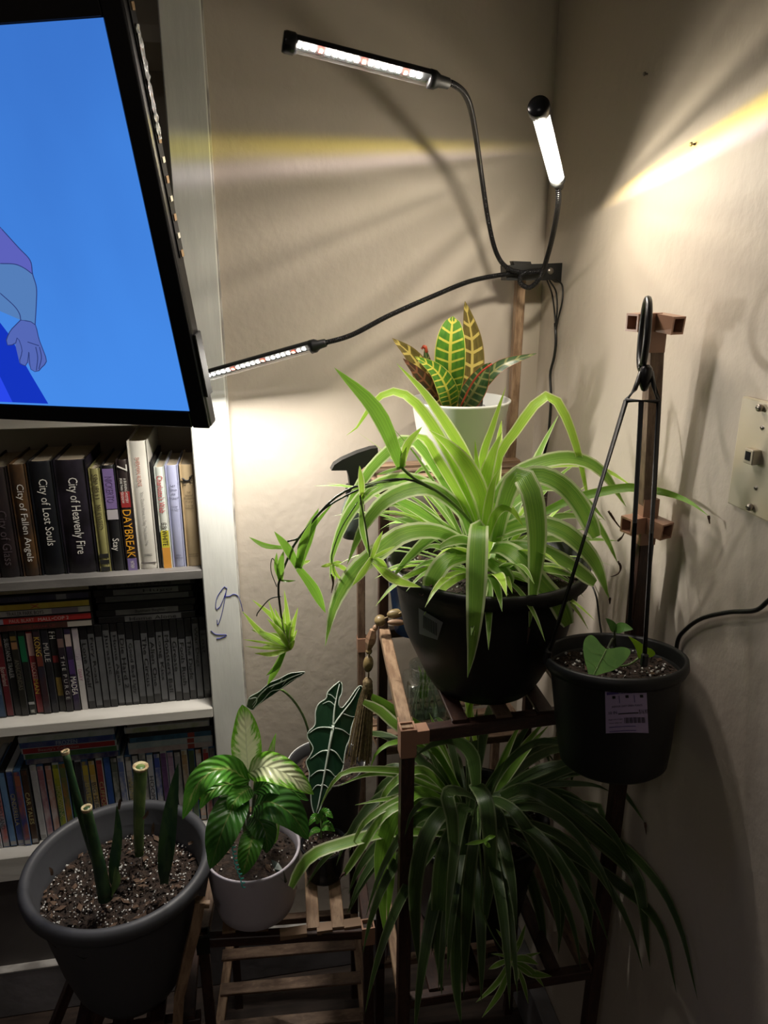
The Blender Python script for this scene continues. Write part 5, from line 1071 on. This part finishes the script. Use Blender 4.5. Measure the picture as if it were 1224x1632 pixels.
obj('petiole', tube(L3([(1018, 1048, .80), (1010, 1055, .80), (1000, 1060, .80), (990, 1062, .805)]), .0014, 6, 10)[:2], M['stem'], hp_, smooth=True)

# ---- spray bottle
sb = thing('spray_bottle', 'spray bottle with black trigger head behind the spider plant, left of the top shelf', 'spray bottle', PY(566, 900, 1.27))
hd_ = [(528, 750), (533, 741), (545, 733), (570, 722), (592, 715), (602, 714), (603, 724), (596, 731), (598, 740), (586, 742), (580, 745), (573, 752), (566, 776), (558, 776), (556, 760), (553, 750), (540, 750)]
bm = bmesh.new(); f = bm.faces.new([bm.verts.new(PY(x, y, 1.27)) for x, y in hd_]); rx = bmesh.ops.extrude_face_region(bm, geom=[f]); 
for v in [g for g in rx['geom'] if isinstance(g, bmesh.types.BMVert)]: v.co += V((0, .022, 0))
bmesh.ops.recalc_face_normals(bm, faces=bm.faces); obj('trigger_head', bm, M['blackrough'], sb)
c_ = PY(562, 775, 1.281); fixn(obj('collar', lathe(c_, [(.0001, .004), (.012, .004), (.013, -.004), (.013, -.016), (.0001, -.016)], 18), M['black'], sb, smooth=True))
fixn(obj('bottle_body', lathe(c_, [(.010, -.012), (.012, -.02), (.016, -.030), (.021, -.045), (.022, -.075), (.019, -.095), (.0001, -.097)], 24), M['bottle'], sb, smooth=True))

# ---- blue pot
cb_ = (.270, 1.195); zb_ = E(-.492)
bp = thing('blue_pot', 'bright blue plastic pot behind the big black pot', 'pot', (cb_[0], cb_[1], E(z1)+.015)); hb = zb_-E(z1)-.015
potmesh(cb_, zb_, [(.0001, -hb+.003), (.036, -hb+.003), (.040, -hb), (.05, -.02), (.053, -.018), (.054, 0), (.052, .001), (.050, -.002), (.046, -.03)], M['blue'], bp, 'body', 32)

# ---- glass jar with rooting cuttings
jc = PY(678, 1100, 1.285); jx, jy = jc.x, 1.285; jz = E(z3)+.0135
jr = thing('glass_jar', 'square glass jar of water with rooting cuttings on the back shelf', 'jar', (jx, jy, jz))
bm = bmesh.new(); hj = .100; bx(bm, (jx, jy, jz+hj/2), (.082, .082, hj), .012, None, 3); obj('glass_body', bm, M['glass'], jr, smooth=True)
bm = bmesh.new(); bx(bm, (jx, jy, jz+.034), (.072, .072, .06), .009, None, 2); obj('water', bm, M['water'], jr)
fixn(obj('glass_neck', lathe((jx, jy, jz+hj), [(.033, -.002), (.031, .002), (.031, .006), (.033, .008), (.031, .011), (.033, .014), (.031, .017), (.032, .022), (.034, .024), (.032, .025), (.029, .022), (.029, 0)], 28), M['glass'], jr, smooth=True))
for k in range(9):
    a = k*.7; x0, y0 = jx+.02*math.cos(a), jy+.02*math.sin(a)
    obj('root', tube([V((x0*.5+jx*.5, y0*.5+jy*.5, jz+hj*.95)), V((x0, y0, jz+.05)), V((x0+.008*math.cos(a*3), y0+.008*math.sin(a*3), jz+.012))], .0012, 5, 8)[:2], M['root'], jr, smooth=True)
for k in range(3): ribbon([V((jx+.006*k-.01, jy, jz+.05)), V((jx-.01+.008*k, jy-.004, jz+hj)), V((jx-.018+.014*k, jy-.01, jz+hj+.03))], .007, M['sp'], jr, 'strap', .2, 8, wpx=False)

# ---- bead garland with tassels
def ell(p, d, a_, b_, mt, parent, nm='bead', n=16):
    prof = [(max(.0001, b_*math.sin(math.pi*i/10)), -a_*math.cos(math.pi*i/10)) for i in range(11)]
    return fixn(obj(nm, lathe(p, prof, n, d.normalized()), mt, parent, smooth=True))
def tassel(x0, y0, x1, y1, wd, Y, parent, sd):
    rd_ = random.Random(sd); vs, fs, uv = [], [], []; p0 = PY(x0, y0, Y); p1 = PY(x1, y1, Y); ax = (p1-p0)
    for k in range(60):
        a = rd_.uniform(0, 6.283); q = math.sqrt(rd_.random()); r0, r1 = pxm(7, p0)*q, pxm(wd/2, p0)*q
        e = p0 + ax*rd_.uniform(.9, 1.03); off = V((math.cos(a), math.sin(a)*.7, 0))
        tube([p0+off*r0, p0+ax*.3+off*(r0*.5+r1*.45), e+off*r1], .0011, 4, 5, True, None, (vs, fs, uv))
    obj('tassel_strands', (vs, fs), M['rope'], parent, kind='stuff')
    fixn(obj('tassel_knot', lathe(p0+Z_*pxm(4, p0), [(.0001, .008), (.006, .006), (.009, 0), (.008, -.006), (.0095, -.011), (.008, -.018), (.006, -.022)], 14, ZZ), M['rope'], parent, smooth=True))
gd = thing('bead_garland', 'wooden bead garland with jute tassel draped over the left post of the stand', 'garland', PY(606, 989, 1.19))
def pb(x, y, Y=1.185): return PY(x, y, Y)
ell(pb(606, 989), X_, .0105, .0105, M['bead'], gd); ell(pb(630, 978, 1.17), V((1, 0, .1)), .015, .0085, M['bead'], gd); ell(pb(632, 992, 1.16), V((1, 0, -.1)), .016, .006, M['beadtan'], gd)
fixn(obj('bead', lathe(pb(591, 1019), [(.0001, .021), (.006, .019), (.0095, .004), (.0095, -.006), (.005, -.02), (.0001, -.021)], 6, V((.22, 0, 1))), M['beadtan'], gd))
ell(pb(598, 1001), V((.3, 0, 1)), .006, .005, M['beadtan'], gd); ell(pb(588, 1038), V((0, 0, 1)), .006, .006, M['bead'], gd)
ell(pb(587, 1058), V((.1, 0, 1)), .0165, .0092, M['bead'], gd)
obj('cord', tube([pb(640, 976, 1.16), pb(606, 989), pb(595, 1005), pb(589, 1035), pb(587, 1085)], .0014, 5, 14)[:2], M['rope'], gd, smooth=True)
tassel(586, 1090, 570, 1215, 44, 1.185, gd, 4)
g2 = thing('bead_garland', 'second jute tassel hanging in shade behind the hanging pot', 'garland', PY(893, 1170, 1.16))
tassel(893, 1172, 893, 1265, 30, 1.16, g2, 6); ell(PY(893, 1158, 1.16), Z_, .012, .008, M['bead'], g2)

# ================================================================ WALL PLATE
def onw(x, y, d=0.0): return PX(x, y, WX-d)
wp = thing('phone_wall_plate', 'almond wall plate with a square phone jack on the right wall', 'wall plate', onw(1205, 720, .004))
y0_, y1_ = .700, .777; zt_, zb2 = EYE-.134, EYE-.262
bm = bmesh.new(); bx(bm, (WX-.0035, (y0_+y1_)/2, (zt_+zb2)/2), (.007, y1_-y0_, zt_-zb2), .002, None, 2); obj('plate', bm, M['plate'], wp)
jk = onw(1205, 727, .007); bm = bmesh.new(); bx(bm, jk+V((-.004, 0, 0)), (.012, .016, .017), .001); j_ = obj('jack', bm, M['plate'], wp)
bm = bmesh.new(); bx(bm, jk+V((-.0098, .0005, .0005)), (.001, .009, .010)); obj('jack_opening', bm, M['dark'], j_)
for (x, y, big_) in ((1215, 650, 1), (1215, 682, 0), (1205, 778, 0), (1199, 808, 1)):
    p = onw(x, y, .007); r_ = .0042 if big_ else .0030; h_ = .006 if big_ else .001
    s_ = fixn(obj('screw', lathe(p, [(.0001, -h_), (r_*.8, -h_), (r_, -h_+.0012), (r_, 0.0 if not big_ else -.002), (r_*.5, .001)], 16, X_), M['screw'], wp, smooth=True))
    bm = bmesh.new(); bx(bm, p+V((-h_-.0002, 0, 0)), (.0005, r_*1.5, .0009)); obj('screw_slot', bm, M['dark'], s_)

# ================================================================ CABLES
def cable(pts, r, label, name='power_cable'):
    tag(obj(name, tube(pts, r, 8, 60)[:2], M['cable'], smooth=True), label, 'cable')
cable([onw(1240, 945, .006), onw(1224, 958, .006), onw(1203, 973, .006), onw(1160, 976, .006), onw(1118, 986, .006), onw(1092, 1004, .006), onw(1080, 1022, .006), onw(1076, 1060, .006), onw(1070, 1120, .006)], .0028, 'thick black cable crossing the right wall beside the hanging pot')
cable([onw(940, 925, .006), onw(950, 950, .006), onw(955, 985, .006), onw(960, 1020, .006)], .0016, 'thin dark cord seen on the wall between the two black pots')

# ================================================================ GROW LIGHT
gl = thing('clip_grow_light', 'black clip grow light with three bars on goosenecks, clamped to the back post', 'grow light', PY(855, 432, 1.34))
YK = 1.34
# clamp
def sideprof(pts, Y, th, mt, parent, nm):
    bm = bmesh.new(); f = bm.faces.new([bm.verts.new(PY(x, y, Y)) for x, y in pts]); rx = bmesh.ops.extrude_face_region(bm, geom=[f])
    for v in [g for g in rx['geom'] if isinstance(g, bmesh.types.BMVert)]: v.co += V((0, th, 0))
    bmesh.ops.recalc_face_normals(bm, faces=bm.faces); return obj(nm, bm, mt, parent)
sideprof([(806, 423), (840, 421), (872, 420), (896, 419), (903, 424), (905, 434), (902, 446), (896, 452), (886, 445), (870, 447), (807, 447)], YK, .03, M['blackrough'], gl, 'clamp')
sideprof([(818, 416), (846, 417), (848, 424), (820, 424)], YK+.004, .02, M['black'], gl, 'clamp_jaw')
fixn(obj('spring_pivot', lathe(PY(878, 432, YK-.002), [(.0001, 0), (.0055, 0), (.006, .002), (.006, .006)], 16, Y_), M['screw'], gl, smooth=True))
def neckmat():
    m = bpy.data.materials.new('ribbed_gooseneck'); m.use_nodes = True; N = NT(m); b = m.node_tree.nodes['Principled BSDF']
    uvv, u, v = N.uv(); h = N.math('SINE', N.math('MULTIPLY', v, 2*math.pi/.0032)); N.l(N.bump(h, .9, .0008), b.inputs['Normal'])
    b.inputs['Base Color'].default_value = (.02, .02, .022, 1); b.inputs['Roughness'].default_value = .25; b.inputs['Metallic'].default_value = .5; return m
NK = neckmat()
def neck(pts, r=.0042): obj('gooseneck', tube(L3(pts), r, 10, 90), NK, gl, smooth=True)
neck([(700, 130, 1.03), (722, 134, 1.035), (742, 152, 1.07), (754, 190, 1.14), (766, 270, 1.27), (778, 350, 1.335), (790, 400, 1.35), (806, 425, 1.33), (832, 434, 1.325), (868, 432, 1.33)])
neck([(888, 288, 1.10), (890, 320, 1.12), (882, 370, 1.18), (872, 410, 1.25), (862, 440, 1.29), (845, 458, 1.30), (830, 452, 1.31), (830, 440, 1.32), (845, 432, 1.33), (866, 430, 1.33)])
neck([(512, 548, 1.232), (560, 534, 1.24), (620, 503, 1.265), (690, 472, 1.30), (750, 448, 1.32), (806, 437, 1.335), (830, 436, 1.335)])
WHT = (1.0, .94, .85); REDc = (1.0, .10, .05)
def leds(strength):
    return emit('white_diode', WHT, strength), emit('red_diode', REDc, strength*.35)
def bar(tip, base, nrm, strength, nled, label, capr=.0125, R=.0108, lensmat=None):
    d = (tip-base); L = d.length; d.normalize(); nn = V(nrm); nn = (nn - d*nn.dot(d)).normalized(); s = nn.cross(d).normalized()
    root = thing('x', 'x', 'x', base); root.name = 'lamp_bar'
    for kk in ('label', 'category'): del root[kk]
    root['label'] = label; root.parent = gl; root.location = base - wloc(gl)
    # housing: rounded back, open to the front
    vs, fs = [], []; K = 12
    for e in (0.006, L-.008):
        for i in range(K+1):
            a = math.pi*i/K; vs.append(base + d*e + s*R*math.cos(a) - nn*R*math.sin(a))
        for u in (-1, 1): vs.append(base + d*e + s*R*u*.86 + nn*.0004) if False else None
    n_ = K+1
    for i in range(K): fs.append((i, i+1, n_+i+1, n_+i))
    # flat board
    b0 = len(vs)
    for e in (0.006, L-.008):
        for u in (-1, 1): vs.append(base+d*e+s*R*u)
    fs.append((b0, b0+1, b0+3, b0+2)); fs.append(tuple(range(n_))); fs.append(tuple(range(n_, 2*n_)))
    obj('housing', (vs, fs), M['blackrough'], root)
    mw, mr_ = leds(strength)
    Ls = L-.034; rows_w, rows_r = [], []
    for k in range(nled):
        e = .020 + Ls*(k+.5)/nled; sz = Ls/nled
        bm = bmesh.new(); c = base+d*e+nn*.0009; vv = [bm.verts.new(c+d*x*sz*.24+s*y*.0030) for x, y in ((-1, -1), (1, -1), (1, 1), (-1, 1))]; bm.faces.new(vv)
        f0 = bm.faces[:][0] if False else None
        obj('diode', bm, mr_ if k in (2, 8, 14) else mw, root)
    vs, fs = [], []
    for e in (0.012, L-.010):
        for i in range(K+1):
            a = math.pi*i/K; vs.append(base + d*e + s*R*.96*math.cos(a) + nn*R*.8*math.sin(a))
    for i in range(K): fs.append((i, i+1, n_+i+1, n_+i))
    obj('lens', (vs, fs), lensmat or M['lens'], root, smooth=True)
    fixn(obj('end_cap', lathe(tip-d*.012, [(.0001, -.004), (capr*.8, -.004), (capr, 0), (capr, .010), (capr*.9, .013), (.0001, .013)], 24, d), M['blackgloss'], root, smooth=True))
    fixn(obj('neck_collar', lathe(base+d*.012, [(.0001, 0), (R*1.05, 0), (R*1.02, -.008), (.0075, -.014), (.0065, -.026), (.0045, -.028)], 18, d), M['blackrough'], root, smooth=True))
    return root, d, nn, s, L
T1, B1 = P((452, 66, 1.02)), P((698, 129, 1.03))
T2, B2 = P((858, 168, .955)), P((889, 290, 1.10))
T3, B3 = P((288, 611, 1.345)), P((506, 550, 1.235))
bar(T1, B1, (-.03, -.22, -.97), LED1, 18, 'upper left bar with white and red diodes')
frost = bpy.data.materials.new('lit_lens'); frost.use_nodes = True; N = NT(frost); t_ = frost.node_tree; t_.nodes.remove(t_.nodes['Principled BSDF'])
e_ = N.n('ShaderNodeEmission'); e_.inputs[0].default_value = (1, .95, .86, 1); e_.inputs[1].default_value = 1.6; tr_ = N.n('ShaderNodeBsdfTransparent'); ad = N.n('ShaderNodeAddShader'); N.l(e_.outputs[0], ad.inputs[0]); N.l(tr_.outputs[0], ad.inputs[1]); N.l(ad.outputs[0], t_.nodes['Material Output'].inputs[0])
rt2 = bar(T2, B2, (-.156, -.42, -.9), LED2, 18, 'corner bar pointing at the viewer, glowing white', .0135, .0108, frost)
rt3 = bar(T3, B3, (0, -.45, -.89), LED3, 24, 'lower left bar reaching behind the television')
la3 = bpy.data.lights.new('diode_row', 'AREA'); la3.shape = 'RECTANGLE'; la3.size = rt3[4]-.05; la3.size_y = .006; la3.energy = BAR3W; la3.color = (1, .94, .85)
lo3 = bpy.data.objects.new('diode_row', la3); C.objects.link(lo3); lo3.parent = rt3[0]
nz_ = V((-.1, -.35, -1)); dx_ = rt3[1]; nz_ = (nz_-dx_*nz_.dot(dx_)).normalized(); yy_ = nz_.cross(dx_)
lo3.matrix_local = Matrix.Translation((T3+B3)/2 + nz_*.011 - wloc(rt3[0])) @ Matrix((dx_, -yy_, -nz_)).transposed().to_4x4()
# light leaving the corner bar through its moulded lens: streaks turn about the bar, with coloured rims
class LT(NT):
    def __init__(s, t): s.t = t
def beam_lamp(CB):
    ld = bpy.data.lights.new('corner_bar_beam', 'POINT'); ld.energy = .34; ld.shadow_soft_size = .012; ld.use_nodes = True
    lobj = bpy.data.objects.new('corner_bar_beam', ld); C.objects.link(lobj); lobj.parent = rt2[0]; lobj.location = CB - wloc(rt2[0])
    N = LT(ld.node_tree); tcn = N.n('ShaderNodeTexCoord')
    def dotc(v):
        x = N.n('ShaderNodeVectorMath', operation='DOT_PRODUCT'); N.l(tcn.outputs['Normal'], x.inputs[0]); x.inputs[1].default_value = tuple(v); return x.outputs['Value']
    def angle_about(axis, ref):
        ax = axis.normalized(); e1 = (ref-ax*ref.dot(ax)).normalized(); e2 = ax.cross(e1).normalized()
        return N.math('ARCTAN2', dotc(e2), dotc(e1)), ax, e1, e2
    # back wall: planes through the lamp and the point where the rim line meets the corner
    pA = PY(320, 236, WY); pc = PY(905, 230, WY)
    ang1, ax1, e11, e12 = angle_about(pc-CB, pA-CB)          # 0 on the rim, sign fixed below
    low = PY(500, 500, WY)-CB; sg1 = 1.0 if math.atan2(low.dot(e12), low.dot(e11)) > 0 else -1.0
    a1 = N.math('MULTIPLY', ang1, sg1)
    pD = onw(1224, 165); pE = onw(1000, 312); pF = onw(955, 330)
    ang2, ax2, e21, e22 = angle_about(pF-CB, pD-CB)
    low2 = onw(1200, 500)-CB; sg2 = 1.0 if math.atan2(low2.dot(e22), low2.dot(e21)) > 0 else -1.0
    a2_ = N.math('MULTIPLY', ang2, sg2)
    def band(a, c, w1, w2):   # rises at c over w1, falls over w2
        return N.math('MULTIPLY', N.sstep(a, c-w1, c), N.sstep(a, c+w2, c))
    def stripes(a, sc, seed):
        x = N.n('ShaderNodeTexNoise'); x.noise_dimensions = '1D'; N.l(N.math('ADD', a, seed), x.inputs['W']); x.inputs['Scale'].default_value = sc; x.inputs['Detail'].default_value = 2.5; return N.sstep(x.outputs['Fac'], .3, .7)
    st1 = stripes(a1, 9.0, 3.0); st2 = stripes(a2_, 9.0, 11.0)
    cut1 = N.sstep(a1, -.03, .05); cut2 = N.sstep(a2_, -.02, .04)
    i1 = N.math('MULTIPLY', cut1, N.math('MULTIPLY_ADD', st1, .42, .12)); i1 = N.math('ADD', i1, N.math('MULTIPLY_ADD', stripes(a1, 6.0, 21.0), .10, .24)); i2 = N.math('MULTIPLY', cut2, N.math('MULTIPLY_ADD', st2, .16, .27))
    up2 = N.math('MULTIPLY', N.math('MULTIPLY', N.sstep(a2_, .05, 0), N.sstep(a2_, -.95, -.1)), N.math('MULTIPLY_ADD', stripes(a2_, 7.0, 5.0), .26, .09))
    i2 = N.math('ADD', i2, up2)
    y1 = band(a1, .0, .055, .05); l1 = band(a1, .065, .04, .05); y2 = band(a2_, .0, .05, .05); l2 = band(a2_, .06, .04, .05)
    hvec = (V((WX, WY, 0)) - V((CB.x, CB.y, 0))).normalized(); side = V((hvec.y, -hvec.x, 0))
    isR = N.sstep(dotc(side), -.01, .01)
    def addc(base, f, col, k):
        m_ = N.n('ShaderNodeMix', data_type='RGBA', blend_type='ADD'); N.l(N.math('MULTIPLY', f, k), m_.inputs[0]); N.inp(m_, 6, base); m_.inputs[7].default_value = (*col, 1); m_.clamp_factor = False; return m_.outputs[2]
    def grey(v):
        x = N.n('ShaderNodeCombineColor'); 
        for i, c in enumerate((1.0, .90, .72)): N.l(N.math('MULTIPLY', v, c), x.inputs[i])
        return x.outputs[0]
    cB = addc(addc(grey(i1), y1, (.9, .72, .0), 1.0), l1, (.75, .62, .72), 1.0)
    cR = addc(addc(grey(i2), y2, (1.25, .90, .0), 1.0), l2, (.8, .65, .72), 1.0)
    mixc = N.n('ShaderNodeMix', data_type='RGBA'); N.l(isR, mixc.inputs[0]); N.l(cB, mixc.inputs[6]); N.l(cR, mixc.inputs[7])
    em = ld.node_tree.nodes.get('Emission') or N.n('ShaderNodeEmission'); N.l(mixc.outputs[2], em.inputs[0]); em.inputs[1].default_value = PAT2
    N.l(em.outputs[0], ld.node_tree.nodes.get('Light Output').inputs[0])
for kk in (-.36, 0, .36): beam_lamp((T2+B2)/2 + (T2-B2)*kk + rt2[2]*.014)
# cords from the clamp
def cord(pts, r): obj('cord', tube([PY(*pts[0][:2], pts[0][2]-.03)]+[onw(t[0], t[1], .006) for t in pts[1:]], r, 6, 50)[:2], M['cable'], gl, smooth=True)
cord([(872, 447, 1.35), (880, 470, 1.36), (884, 500, 1.37), (886, 520, 1.37)], .0016); cord([(876, 447, 1.35), (886, 465, 1.36), (888, 490, 1.37), (886, 516, 1.37)], .0016)
cord([(886, 445, 1.345), (896, 455, 1.345), (896, 480, 1.35), (889, 510, 1.36), (885, 530, 1.37)], .0016)
cord([(885, 515, 1.37), (886, 545, 1.37), (883, 570, 1.37), (877, 595, 1.37), (878, 625, 1.37), (877, 660, 1.37), (873, 700, 1.37), (866, 735, 1.37), (862, 800, 1.38), (850, 900, 1.38)], .0027)
